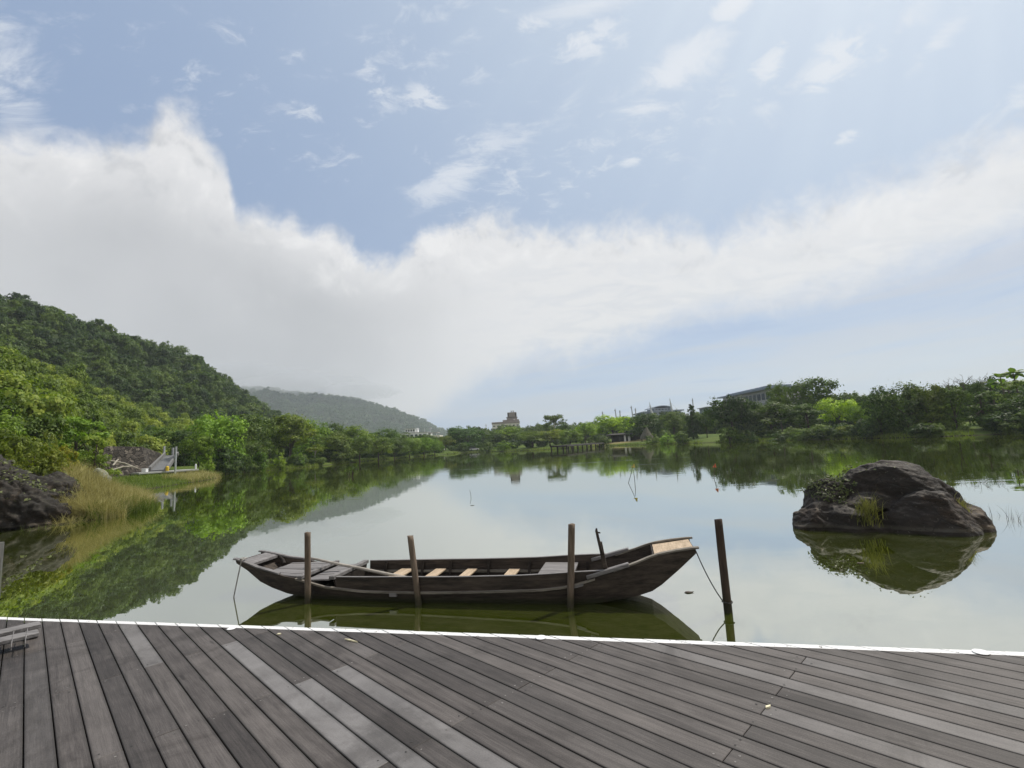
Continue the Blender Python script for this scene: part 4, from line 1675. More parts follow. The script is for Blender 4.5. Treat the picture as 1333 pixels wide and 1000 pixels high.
# hill woods: too many crowns to count, one object each -------------------------------------------
def scatter_gn(name, pts, crowns, label, cat):
    """pts: (co, scale, zscale, rotation, which)"""
    holder = bpy.data.collections.new(name + '_crowns')
    for i, cm in enumerate(crowns):
        o = bpy.data.objects.new('%s_%02d' % (name, i), cm)
        holder.objects.link(o)
    me = bpy.data.meshes.new(name)
    n = len(pts)
    me.vertices.add(n)
    me.vertices.foreach_set('co', np.array([q[0][:] for q in pts], dtype=np.float32).ravel())
    a = me.attributes.new('scl', 'FLOAT_VECTOR', 'POINT')
    a.data.foreach_set('vector', np.array([(q[1], q[1], q[2]) for q in pts], dtype=np.float32).ravel())
    a = me.attributes.new('rot', 'FLOAT_VECTOR', 'POINT')
    a.data.foreach_set('vector', np.array([(0, 0, q[3]) for q in pts], dtype=np.float32).ravel())
    a = me.attributes.new('which', 'INT', 'POINT')
    a.data.foreach_set('value', np.array([q[4] for q in pts], dtype=np.int32))
    o = link_mesh(name, me)
    ng = bpy.data.node_groups.new(name, 'GeometryNodeTree')
    ng.interface.new_socket('Geometry', in_out='INPUT', socket_type='NodeSocketGeometry')
    ng.interface.new_socket('Geometry', in_out='OUTPUT', socket_type='NodeSocketGeometry')
    nd = ng.nodes
    gi, go = nd.new('NodeGroupInput'), nd.new('NodeGroupOutput')
    ip = nd.new('GeometryNodeInstanceOnPoints')
    ci = nd.new('GeometryNodeCollectionInfo')
    ci.inputs['Collection'].default_value = holder
    ci.inputs['Separate Children'].default_value = True
    ci.inputs['Reset Children'].default_value = True

    def named(nm, t):
        q = nd.new('GeometryNodeInputNamedAttribute')
        q.data_type = t
        q.inputs['Name'].default_value = nm
        return q.outputs['Attribute']
    L = ng.links.new
    L(gi.outputs[0], ip.inputs['Points'])
    L(ci.outputs[0], ip.inputs['Instance'])
    ip.inputs['Pick Instance'].default_value = True
    L(named('which', 'INT'), ip.inputs['Instance Index'])
    L(named('rot', 'FLOAT_VECTOR'), ip.inputs['Rotation'])
    L(named('scl', 'FLOAT_VECTOR'), ip.inputs['Scale'])
    L(ip.outputs[0], go.inputs[0])
    md = o.modifiers.new('scatter', 'NODES')
    md.node_group = ng
    return tag(o, label, cat, None, 'stuff')


def hill_crowns(m, seed, size, n, count, flat=1.1):
    out = []
    for k in range(count):
        rnd = random.Random(seed + k)
        lobes = [(0, 0, .5, .72, .72, .6 * flat)]
        for i in range(9):
            t, r = rnd.uniform(0, 6.28), rnd.uniform(.3, .75)
            q = rnd.uniform(.26, .45)
            lobes.append((r * math.cos(t), r * math.sin(t), rnd.uniform(.35, 1.0) * flat, q * 1.15, q * 1.15, q * .7))
        V, F = leaf_cloud(lobes, n, size, seed + k, .72, .22, 20, .5, -.2)
        me = np_mesh('crown', V, F)
        me.materials.append(m)
        out.append(me)
    return out


def grid_points(grid, n, rmin, rmax, seed, nvar, tmax=1.0, hk=(.9, 1.4)):
    rnd = random.Random(seed)
    out, cell = [], {}
    nu, nv = len(grid) - 1, len(grid[0]) - 1
    areas = []
    cells = []
    for i in range(nu):
        for j in range(nv):
            a = (grid[i + 1][j] - grid[i][j]).cross(grid[i][j + 1] - grid[i][j]).length
            areas.append(a)
            cells.append((i, j))
    for i, j in rnd.choices(cells, areas, k=n):
        s, t = rnd.random(), rnd.random()
        p = grid[i][j].lerp(grid[i + 1][j], s).lerp(grid[i][j + 1].lerp(grid[i + 1][j + 1], s), t)
        r = rnd.uniform(rmin, rmax) * (1.25 if rnd.random() < .12 else 1)
        key = (int(p.x // (2 * rmax)), int(p.y // (2 * rmax)))
        near = [q for dx in (-1, 0, 1) for dy in (-1, 0, 1) for q in cell.get((key[0] + dx, key[1] + dy), ())]
        if any((q[0] - p).length < .70 * (q[1] + r) for q in near):
            continue
        cell.setdefault(key, []).append((p, r))
        out.append((p + Vector((0, 0, r * .15)), r, r * rnd.uniform(*hk), rnd.uniform(0, 6.28), rnd.randrange(nvar)))
    return out


M['leaf_hill_b'] = leaf_mat('rear hill leaves', (0.024, 0.050, 0.014), (0.060, 0.106, 0.023), (0.130, 0.185, 0.036), nscale=0.03, rnd=.40)  # cloud shadow on the rear hill put into darker leaf colours
HC = hill_crowns(M['leaf_hill'], 900, .135, 3000, 6)
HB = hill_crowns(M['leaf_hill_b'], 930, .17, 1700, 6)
HF = hill_crowns(M['leaf_far'], 960, .34, 380, 4)
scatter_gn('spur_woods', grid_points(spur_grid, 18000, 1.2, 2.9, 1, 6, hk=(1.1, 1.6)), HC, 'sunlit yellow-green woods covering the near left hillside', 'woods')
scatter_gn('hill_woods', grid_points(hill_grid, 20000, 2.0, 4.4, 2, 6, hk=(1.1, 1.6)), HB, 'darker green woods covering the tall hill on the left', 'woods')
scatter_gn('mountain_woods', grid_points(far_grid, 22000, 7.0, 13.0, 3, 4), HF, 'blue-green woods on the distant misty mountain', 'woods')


def strip_points(spec, n, depth, rmin, rmax, seed, nvar, hk=(1.0, 1.6)):
    rnd = random.Random(seed)
    out = []
    for _ in range(n):
        t = rnd.random() * (len(spec) - 1)
        i = int(t)
        f = t - i
        px = spec[i][0] * (1 - f) + spec[i + 1][0] * f
        D = spec[i][1] * (1 - f) + spec[i + 1][1] * f + rnd.uniform(0, depth)
        p = spot(px, D)
        r = rnd.uniform(rmin, rmax) * (.62 if px < 590 else .70 if px > 1130 else .85 if px > 880 else 1.0)
        out.append((Vector((p.x, p.y, ground_z(p.x, p.y) + r * .3)), r, r * rnd.uniform(*hk), rnd.uniform(0, 6.28), rnd.randrange(nvar)))
    return out


def side_points(line, n, seed):
    # the woods go on round the lake beyond what the photograph shows
    rnd = random.Random(seed)
    out = []
    for _ in range(n):
        t = rnd.random() * (len(line) - 1)
        i = int(t)
        x = line[i][0] + (line[i + 1][0] - line[i][0]) * (t - i) + rnd.gauss(0, 6)
        y = line[i][1] + (line[i + 1][1] - line[i][1]) * (t - i) + rnd.gauss(0, 4)
        if shore_gap(x, y) < 2.5:
            continue
        r = rnd.uniform(1.8, 3.6)
        out.append((Vector((x, y, ground_z(x, y) + r * .3)), r, r * rnd.uniform(1.1, 1.7), rnd.uniform(0, 6.28), rnd.randrange(6)))
    return out


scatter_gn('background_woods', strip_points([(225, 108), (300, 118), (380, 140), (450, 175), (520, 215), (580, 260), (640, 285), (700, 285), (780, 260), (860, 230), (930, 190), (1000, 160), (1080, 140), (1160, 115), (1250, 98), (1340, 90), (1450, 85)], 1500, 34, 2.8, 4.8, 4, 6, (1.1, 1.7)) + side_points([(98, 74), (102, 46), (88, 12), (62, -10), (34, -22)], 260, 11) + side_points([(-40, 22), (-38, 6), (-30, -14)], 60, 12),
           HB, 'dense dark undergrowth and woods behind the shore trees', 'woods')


def edge_bushes(spec, n, g0, g1, rmin, rmax, seed):
    rnd = random.Random(seed)
    out = []
    for _ in range(n):
        px = rnd.uniform(*spec)
        d = spot(px, 1.0)
        az = math.atan2(d.x, d.y)
        # walk outwards along the bearing to the far shore
        lo, hi = 30.0, 400.0
        for _k in range(24):
            mid = (lo + hi) / 2
            if shore_gap(math.sin(az) * mid, math.cos(az) * mid) < 0:
                lo = mid
            else:
                hi = mid
        k = hi + rnd.uniform(g0, g1)
        x, y = math.sin(az) * k, math.cos(az) * k
        if mnoise.noise(Vector((x * .09, y * .09, 2.2))) < -.12:
            continue
        r = rnd.uniform(rmin, rmax)
        out.append((Vector((x, y, ground_z(x, y) + r * .1)), r, r * rnd.uniform(.8, 1.3), rnd.uniform(0, 6.28), rnd.randrange(6)))
    return out


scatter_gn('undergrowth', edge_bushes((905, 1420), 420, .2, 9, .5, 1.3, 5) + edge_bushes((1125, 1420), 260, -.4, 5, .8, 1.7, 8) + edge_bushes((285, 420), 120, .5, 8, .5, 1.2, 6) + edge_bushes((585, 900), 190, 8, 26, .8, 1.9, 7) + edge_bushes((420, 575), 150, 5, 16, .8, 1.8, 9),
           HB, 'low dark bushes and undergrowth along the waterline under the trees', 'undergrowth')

# ------------------------------------------------------------------ trees one can tell apart
GL, GC, GR = 'trees along the left shore', 'trees along the far shore', 'trees along the right shore'
TREES = [
    # kind, px, y of top, width px, distance, tint, label, group
    ('bush', 282, 540, 78, 78, 'fresh', 'bright green bushy tree just right of the ramp', GL),
    ('umbrella', 258, 566, 44, 74, 'bright', 'low tree with pale yellow-green top overhanging the water beside the ramp', GL),
    ('bush', 240, 560, 52, 90, 'dark', 'dark tree standing right behind the ramp top', GL),
    ('round', 328, 540, 70, 98, 'mid', 'full mid-green tree at the foot of the hill between bright tree and pale-green tree', GL),
    ('umbrella', 330, 574, 50, 86, 'grey', 'low grey-green tree spreading over the left shore', GL),
    ('round', 378, 541, 74, 106, 'olive', 'large rounded pale olive-green tree on the left shore', GL),
    ('round', 352, 552, 44, 112, 'bright', 'yellow-green tree between the hill foot and the large olive tree', GL),
    ('bush', 436, 563, 54, 112, 'grey', 'broad dark grey-green tree nearest the water on the left shore', GL),
    ('bush', 404, 548, 60, 122, 'fresh', 'bright green tree rising behind the white-trunked sapling', GL),
    ('round', 432, 552, 46, 138, 'mid', 'round green tree behind the broad grey-green shore tree', GL),
    ('round', 462, 555, 54, 140, 'bright', 'bright-topped tree behind the row of shore trees', GL),
    ('round', 468, 569, 40, 121, 'grey', 'first rounded tree of the shore row right of the broad grey-green one', GL),
    ('round', 492, 570, 40, 129, 'grey', 'grey-green rounded tree in the middle of the left shore row', GL),
    ('round', 500, 559, 50, 160, 'dark', 'dark green tree in the second row left of the white building', GL),
    ('round', 514, 570, 34, 138, 'mid', 'mid-green rounded tree in the shore row below the dark second-row tree', GL),
    ('round', 533, 571, 32, 149, 'mid', 'rounded green tree of the shore row below the white building', GL),
    ('round', 552, 570, 30, 160, 'fresh', 'fresh green rounded tree near the right end of the left shore row', GL),
    ('round', 566, 572, 22, 168, 'fresh', 'last small bright tree of the left shore row', GL),
    ('round', 520, 563, 36, 178, 'mid', 'green tree just left of the white building', GL),
    ('round', 556, 566, 34, 195, 'dark', 'dark tree in front of the white building', GL),
    ('round', 580, 568, 24, 205, 'olive', 'olive tree between the white building and the big far-shore tree', GC),
    ('airy', 410, 579, 24, 103, 'olive', 'small sapling with a pale whitish trunk at the left waterline', GL),
    ('bush', 606, 556, 54, 214, (.75, .95, .9), 'big blue-green tree on the far shore left of the tower building', GC),
    ('bush', 629, 561, 24, 232, 'dark', 'small dark tree between the big blue-green tree and the bright dome tree', GC),
    ('round', 661, 556, 50, 206, 'bright', 'bright dome-shaped tree directly in front of the tower building', GC),
    ('bush', 646, 563, 34, 198, 'mid', 'dark lower flank tree left below the bright dome tree', GC),
    ('umbrella', 693, 561, 42, 168, 'grey', 'wide grey-green umbrella tree right of the tower building', GC),
    ('umbrella', 716, 560, 40, 172, 'olive', 'olive spreading tree behind the left end of the far pier', GC),
    ('airy', 723, 540, 34, 226, 'grey', 'tall sparse tree with see-through flat crown on the far shore', GC),
    ('round', 735, 552, 26, 190, 'dark', 'dark round tree just right of the tall sparse tree', GC),
    ('umbrella', 743, 559, 30, 163, 'mid', 'small green tree standing above the far pier', GC),
    ('umbrella', 762, 550, 30, 176, 'fresh', 'fresh green tree above the right part of the far pier', GC),
    ('round', 752, 556, 22, 200, 'mid', 'small tree between the two trees above the far pier', GC),
    ('umbrella', 799, 541, 56, 186, 'lime', 'broad vivid lime-green tree above the dark shelter', GC),
    ('bush', 785, 567, 24, 152, 'grey', 'low bushy tree at the right end of the far pier', GC),
    ('bush', 841, 540, 44, 172, 'dark', 'dark tree right of the vivid lime-green tree', GC),
    ('round', 878, 537, 36, 158, 'mid', 'mid-green tree in front of the masted roof building', GC),
    ('bush', 862, 544, 26, 176, 'dark', 'dark tree between two taller trees below the masted roof', GC),
    ('cone', 903, 527, 22, 136, 'dark', 'narrow dark conical tree standing upright on the far shore', GR),
    ('round', 920, 536, 26, 138, 'grey', 'grey-green tree right of the narrow conical tree', GR),
    ('umbrella', 953, 518, 72, 114, 'dark', 'wide dark spreading tree in front of the long building', GR),
    ('umbrella', 1004, 524, 70, 112, (.78, .80, .72), 'wide dark tree overhanging the right shore beside the spreading one', GR),
    ('round', 1018, 499, 36, 128, (.75, .82, .7), 'left lobe of the tall tree pair above the right shore, beside the long building', GR),
    ('round', 1060, 494, 70, 128, (.75, .82, .7), 'tallest rounded tree on the right shore', GR),
    ('layered', 1052, 526, 52, 106, 'dark', 'dark tiered tree below the tallest rounded tree', GR),
    ('umbrella', 1094, 519, 54, 106, 'lime', 'light yellow-green tree left of the dark tree mass', GR),
    ('umbrella', 1122, 527, 30, 100, 'fresh', 'small light green tree touching the dark tree mass', GR),
    ('bush', 1146, 505, 52, 78, (.70, .76, .78), 'dark bushy tree at the left end of the dark mass by the water', GR),
    ('bush', 1182, 500, 66, 76, (.74, .78, .76), 'biggest dark bushy tree in the mass at the right waterline', GR),
    ('bush', 1215, 503, 56, 74, (.86, .78, .70), 'brownish-green bushy tree in the middle of the dark mass', GR),
    ('bush', 1245, 506, 50, 72, (.70, .76, .74), 'dark bushy tree at the right end of the dark mass', GR),
    ('layered', 1282, 510, 60, 69, (.95, 1.0, .8), 'tiered green tree spreading over the water near the right edge', GR),
    ('layered', 1318, 497, 56, 74, 'bright', 'bright yellow-green tiered tree by the right edge', GR),
    ('bush', 1330, 516, 66, 66, 'dark', 'dark bushy tree hanging to the water at the right edge', GR),
    ('bush', 1275, 497, 30, 80, (.55, .62, .62), 'small dark rounded crown poking above the right tree mass', GR),
    ('bush', 1385, 492, 80, 66, 'dark', 'dark bushy tree just outside the right edge of the picture', GR),
    # left near bank
    ('layered', 96, 545, 84, 44, 'fresh', 'bright green feathery tree behind the golden grass', 'trees on the near left bank'),
    ('layered', 122, 568, 56, 41, 'bright', 'low yellow-green feathery tree above the golden grass', 'trees on the near left bank'),
    ('bush', 42, 541, 90, 40, 'mid', 'green leafy tree above the dark rock outcrop', 'trees on the near left bank'),
    ('bush', -10, 536, 90, 36, 'bright', 'bright leafy tree cut by the left edge above the rock outcrop', 'trees on the near left bank'),
    ('bush', 168, 558, 70, 84, 'mid', 'leafy green tree just above the stone wall', 'trees on the near left bank'),
    ('bush', 205, 556, 56, 88, 'mid', 'leafy tree overhanging the top of the ramp', 'trees on the near left bank'),
]
for kind, px, yt, w, D, tint, lab, grp in TREES:
    tree(kind, px, yt, w, D, tint, lab, grp)

SHRUBS = [
    (18, 568, 80, 24.5, 'olive', 'olive scrub bush on top of the dark rock outcrop'), (62, 563, 50, 27, 'olive', 'brownish twiggy bush between rock outcrop and feathery tree'),
    (50, 572, 50, 23.8, (1.5, 1.2, .8), 'brown-green twiggy bush overhanging the middle of the dark rock'), (84, 582, 34, 25.0, (1.9, 1.3, .9), 'yellow-brown bush where golden grass meets the dark rock'),
    (-20, 560, 70, 24, 'olive', 'olive bush at the left edge behind the rock'),
    (8, 578, 66, 21.9, 'olive', 'brownish bush crowning the dark rock at the left edge'), (44, 580, 52, 22.0, 'olive', 'low olive bush on the crest of the dark rock'), (74, 586, 34, 22.6, (1.7, 1.3, .8), 'small yellowish bush at the right shoulder of the dark rock'),
    (336, 589, 26, 84, 'fresh', 'small rounded bush on the left shore lawn nearest the low tree'), (362, 588, 26, 90, 'bright', 'bright low bush at the waterline below the olive tree'),
    (388, 586, 22, 96, 'fresh', 'low green bush left of the white-trunked sapling'), (300, 584, 40, 76, 'dark', 'dark low bush hanging over the left waterline'),
    (318, 592, 24, 80, 'grey', 'grey-green low bush at the left waterline'), (270, 592, 22, 72, 'bright', 'yellow-green bush at the end of the low platform'),
    (657, 574, 28, 170, 'fresh', 'pale green shrub on the spit below the bright dome tree'), (634, 576, 18, 186, 'mid', 'dark little shrub at the far waterline below the dome tree'),
    (600, 577, 22, 204, 'mid', 'small shrub below the big blue-green tree'),
    (850, 565, 20, 142, 'grey', 'grey shrub right of the pointed hut'), (868, 564, 24, 136, 'fresh', 'pale shrub on the far bank below the masted roof'), (888, 563, 22, 130, 'grey', 'low grey shrub left of the conical tree'),
    (948, 556, 36, 109, (.9, .95, .85), 'wide low shrub at the waterline below the spreading tree'), (975, 562, 26, 107, 'dark', 'dark low shrub on the right shore beneath the wide trees'), (1012, 562, 34, 101, 'dark', 'dark low shrub under the tallest tree'),
    (1068, 553, 30, 92, 'grey', 'rounded grey-green shrub on the right bank'), (1100, 554, 24, 85, 'olive', 'olive scrub on the slope left of the dark mass'), (1118, 548, 22, 84, 'olive', 'small olive shrub touching the dark mass'),
    (1040, 560, 26, 95, 'mid', 'small dark green shrub left of the rounded grey-green shrub'),
]
for px, yt, w, D, tint, lab in SHRUBS:
    p = spot(px, D)
    z0 = None
    if D < 31:
        z0 = max(ground_z(p.x, p.y), mound_z(p.x, p.y)) - .2
    tree('shrub', px, yt, w, D, tint, lab, 'shrubs on the banks', 'shrub', 'shrub', z0=z0)


def broadleaf_plant(px, ytop, D, label):
    """papaya-like plant: bare stem, drooping big leaves"""
    p = spot(px, D)
    gz = ground_z(p.x, p.y)
    H = spot(px, D, ytop).z - gz
    r = empty('broadleaf_tree', (p.x, p.y, gz))
    tag(r, label, 'tree', 'broad-leaved trees at the right edge')
    b = MB()
    b.tube([(0, 0, -.2), (.1, 0, H * .5), (0, .1, H * .93)], [.16, .11, .07], 8)
    b.build('trunk', M['bark'], r, True)
    v, f = [], []
    rnd = random.Random(int(px))
    for i in range(17):
        t = i * 2.4
        el = rnd.uniform(-.1, 1.1)
        Lh = rnd.uniform(1.1, 1.8)
        d = Vector((math.cos(t) * math.cos(el), math.sin(t) * math.cos(el), math.sin(el)))
        s = Vector((0, 0, H * .9)) + d * .3
        side = d.cross(Vector((0, 0, 1))).normalized()
        base = len(v)
        for k in range(7):
            u = k / 6
            c = s + d * Lh * u - Vector((0, 0, .75 * u * u))
            w = .42 * math.sin(math.pi * min(1, .12 + .86 * u)) + .03
            v += [c - side * w - Vector((0, 0, .12 * w)), c + Vector((0, 0, .06)), c + side * w - Vector((0, 0, .12 * w))]
        for k in range(6):
            for q in (0, 1):
                f.append((base + 3 * k + q, base + 3 * k + q + 1, base + 3 * k + q + 4, base + 3 * k + q + 3))
    c = link_mesh('crown', np_mesh('crown', [tuple(q) for q in v], f, True), M['leaf'], r)
    c.color = (.75, .85, .7, 1)


broadleaf_plant(1312, 486, 80, 'dark broad-leaved tree standing above the bright tiered tree')
broadleaf_plant(1330, 480, 76, 'broad-leaved tree with drooping leaves at the right frame edge')
broadleaf_plant(1297, 494, 84, 'smaller broad-leaved tree left of the other two')


def bare_tree(px, ytop, D, label):
    p = spot(px, D)
    gz = ground_z(p.x, p.y)
    H = spot(px, D, ytop).z - gz
    r = empty('bare_tree', (p.x, p.y, gz))
    tag(r, label, 'tree', 'bare twiggy trees at the right')
    rnd = random.Random(int(px * 3))
    b = MB()
    b.tube([(0, 0, -.2), (.1, 0, H * .6), (0, .1, H * .8)], [.12, .09, .06], 6)
    b.build('trunk', M['bark'], r)
    b = MB()
    for i in range(16):
        t = rnd.uniform(0, 6.28)
        z = H * rnd.uniform(.6, .82)
        L_ = H * rnd.uniform(.15, .26)
        d = Vector((math.cos(t) * .75, math.sin(t) * .75, rnd.uniform(.4, 1.0))).normalized()
        s = Vector((0, 0, z))
        m = s + d * L_ * .55
        e = m + (d + Vector((rnd.gauss(0, .4), rnd.gauss(0, .4), .2))).normalized() * L_ * .5
        b.tube([s, m, e], [.04, .03, .015], 4)
        for _ in range(3):
            k = m.lerp(e, rnd.random())
            b.tube([k, k + Vector((rnd.gauss(0, .3), rnd.gauss(0, .3), rnd.uniform(.1, .5)))], [.018, .010], 4)
    b.build('branches', M['bark'], r)


bare_tree(1262, 486, 82, 'bare twiggy treetop above the right tree mass')
bare_tree(1284, 487, 83, 'second bare treetop close to the broad-leaved trees')
bare_tree(1243, 490, 86, 'leftmost bare twigs rising from the dark tree mass')

# ------------------------------------------------------------------ ramp, wall and landing on the left bank
def left_landing():
    def W(px, D, y):
        return spot(px, D, y)
    # masonry abutment
    A, B, C, D_ = spot(128, 58), spot(195, 63), spot(214, 82), spot(150, 92)
    for q in (A, B, C, D_):
        q.z = .4
    A2, B2, C2, D2 = W(136, 60, 581), W(184.5, 65, 581.5), W(210, 82, 590), W(152, 90, 585)
    b = MB()
    b.hexa([A, B, C, D_, A2, B2, C2, D2])
    o = b.build('stone_wall', M['masonry'], bevel=.04)
    tag(o, 'dark rubble stone wall with sloping faces left of the ramp', 'wall')
    # ramp
    z0, z1 = W(205, 63.5, 612).z, W(222, 80, 592.5).z
    l0, r0, l1, r1 = spot(195, 63.5), spot(218.5, 63.5), spot(214, 80), spot(231, 80)
    for q, z in ((l0, z0), (r0, z0), (l1, z1), (r1, z1)):
        q.z = z
    root = empty('ramp', (l0 + r0) / 2)
    tag(root, 'grey sloping gangway ramp beside the stone wall', 'ramp')
    base = root.location.copy()

    def L(q, dz=0):
        return q - base + Vector((0, 0, dz))
    b = MB()
    n = 9
    for i in range(n):
        t0, t1 = i / n, (i + .96) / n
        a, c, d, e = l0.lerp(l1, t0), r0.lerp(r1, t0), r0.lerp(r1, t1), l0.lerp(l1, t1)
        b.hexa([L(a, -.18), L(c, -.18), L(d, -.18), L(e, -.18), L(a), L(c), L(d), L(e)])
    b.build('ramp_deck', plain('ramp concrete', (.10, .105, .11), (.17, .175, .18), 2, .85), root)
    for q0, q1 in ((l0, l1), (r0, r1)):
        b = MB()
        b.beam(L(q0, .22), L(q1, .22), .28, .5)
        b.build('kerb', plain('ramp kerb', (.10, .10, .10), (.20, .20, .195), 2, .9), root)
    for px, D, yt, in ((213, 80, 581), (224.5, 80, 583), (228.5, 80, 581.5)):
        p = spot(px, D)
        b = MB()
        top = W(px, D, yt).z
        b.tube([L(Vector((p.x, p.y, z1 - .2))), L(Vector((p.x, p.y, top)))], .16, 8)
        b.build('railing_post', M['steel'], root)
    # low platform
    p0, p1 = spot(181, 60.5), spot(259, 66.5)
    d = (p1 - p0).normalized()
    nrm = Vector((-d.y, d.x, 0))
    zt = W(215, 63, 613.2).z
    root = empty('landing_platform', (p0 + p1) / 2)
    tag(root, 'long flat landing platform with dark underside at the foot of the ramp', 'platform')
    base = root.location.copy()
    b = MB()
    b.hexa([q - base for q in (p0 + Vector((0, 0, zt - .22)), p1 + Vector((0, 0, zt - .22)), p1 + nrm * 3.4 + Vector((0, 0, zt - .22)), p0 + nrm * 3.4 + Vector((0, 0, zt - .22)),
                               p0 + Vector((0, 0, zt)), p1 + Vector((0, 0, zt)), p1 + nrm * 3.4 + Vector((0, 0, zt)), p0 + nrm * 3.4 + Vector((0, 0, zt)))])
    b.build('platform_slab', M['concrete'], root, bevel=.02)
    b = MB()
    q0, q1 = p0 + d * .6 + nrm * .4, p1 - d * .6 + nrm * .4
    b.hexa([q - base for q in (q0 + Vector((0, 0, -.3)), q1 + Vector((0, 0, -.3)), q1 + nrm * 2.4 + Vector((0, 0, -.3)), q0 + nrm * 2.4 + Vector((0, 0, -.3)),
                               q0 + Vector((0, 0, zt - .22)), q1 + Vector((0, 0, zt - .22)), q1 + nrm * 2.4 + Vector((0, 0, zt - .22)), q0 + nrm * 2.4 + Vector((0, 0, zt - .22)))])
    b.build('platform_base', M['dark_timber'], root)
    # things on it

    def pillar(px, D, yb, yt, w, m, name, lab, cat):
        p = spot(px, D)
        z_b, z_t = max(zt, W(px, D, yb).z), W(px, D, yt).z
        b = MB()
        h = z_t - zt
        b.tube([(p.x, p.y, zt), (p.x, p.y, zt + h * .8), (p.x, p.y, zt + h * .92), (p.x, p.y, zt + h)], [w, w, w * .85, w * .4], 12)
        o = b.build(name, M[m], None, False)
        tag(o, lab, cat)
    pillar(218, 63.0, 612, 607, .19, 'yellow', 'bollard', 'short yellow bollard at the foot of the ramp', 'bollard')
    pillar(255, 67.2, 610, 604, .10, 'white_paint', 'bollard', 'slim white post at the right end of the landing platform', 'bollard')
    p = spot(189, 62)
    b = MB()
    b.box((p.x, p.y, zt + .21), (.55, .45, .42))
    b.box((p.x, p.y, zt + .445), (.62, .52, .05))
    tag(b.build('utility_box', M['white_paint'], bevel=.02), 'small white box on the landing platform below the stone wall', 'box')
    p = spot(228.5, 62.5)
    b = MB()
    b.tube([(p.x, p.y, .2), (p.x, p.y, W(228.5, 62.5, 588).z), (p.x, p.y, W(228.5, 62.5, 586).z)], [.11, .10, .13], 8)
    tag(b.build('pole', M['steel']), 'tall grey pole standing at the front right corner of the ramp', 'pole')
    for (a, c, r, lab) in (((141, 57, 599.5), (180, 59, 610), .10, 'long pale fallen branch sloping down in front of the stone wall'), ((147, 56, 606), (154, 57.5, 598), .09, 'short pale branch sticking up before the stone wall'), ((146, 55, 612), (172, 57, 607), .11, 'pale log lying low behind the golden grass')):
        b = MB()
        A_, C_ = W(*a), W(*c)
        mid = A_.lerp(C_, .5) + Vector((.1, 0, .15))
        b.tube([A_, mid, C_], [r, r * .9, r * .6], 7)
        tag(b.build('fallen_branch', M['pale_bark']), lab, 'branch', 'pale branches below the stone wall')


left_landing()

# ------------------------------------------------------------------ far buildings
def windows(root, a, c, z0, z1, cols, rows, wfrac=.6, hfrac=.5, proud=.06, frame='white_paint', nrm=None):
    """rows of windows on the face from a to c; every window its own part with its pane"""
    d = c - a
    Lx = d.length
    d.normalize()
    if nrm is None:
        nrm = Vector((d.y, -d.x, 0))
    cw, rh = Lx / cols, (z1 - z0) / rows
    for i in range(cols):
        for j in range(rows):
            m = a + d * (cw * (i + .5))
            z = z0 + rh * (j + .5)
            w, h = cw * wfrac, rh * hfrac
            for nm, pr, e, mm in (('window', proud, 0, frame), ('pane', proud + .05, .12, 'glass')):
                hw, hh = w / 2 - e, h / 2 - e
                b = MB()
                p = [m - d * hw, m + d * hw]
                b.hexa([p[0] + nrm * .0 + Vector((0, 0, z - hh)), p[1] + Vector((0, 0, z - hh)), p[1] + nrm * pr + Vector((0, 0, z - hh)), p[0] + nrm * pr + Vector((0, 0, z - hh)),
                        p[0] + Vector((0, 0, z + hh)), p[1] + Vector((0, 0, z + hh)), p[1] + nrm * pr + Vector((0, 0, z + hh)), p[0] + nrm * pr + Vector((0, 0, z + hh))])
                if nm == 'window':
                    fr = b.build(nm, M[mm], root)
                else:
                    b.build(nm, M[mm], fr)


def block(b, a, c, depth, z0, z1, over=0.0):
    d = (c - a).normalized()
    n = Vector((-d.y, d.x, 0))
    if n.y < 0:
        n = -n
    a, c = a - d * over - n * over, c + d * over - n * over
    dp = depth + 2 * over
    P = [a, c, c + n * dp, a + n * dp]
    b.hexa([Vector((q.x, q.y, z0)) for q in P] + [Vector((q.x, q.y, z1)) for q in P])


def at0(px, D, base):
    p = spot(px, D)
    return Vector((p.x - base.x, p.y - base.y, 0))


def zz(px, D, y, base):
    return spot(px, D, y).z - base.z


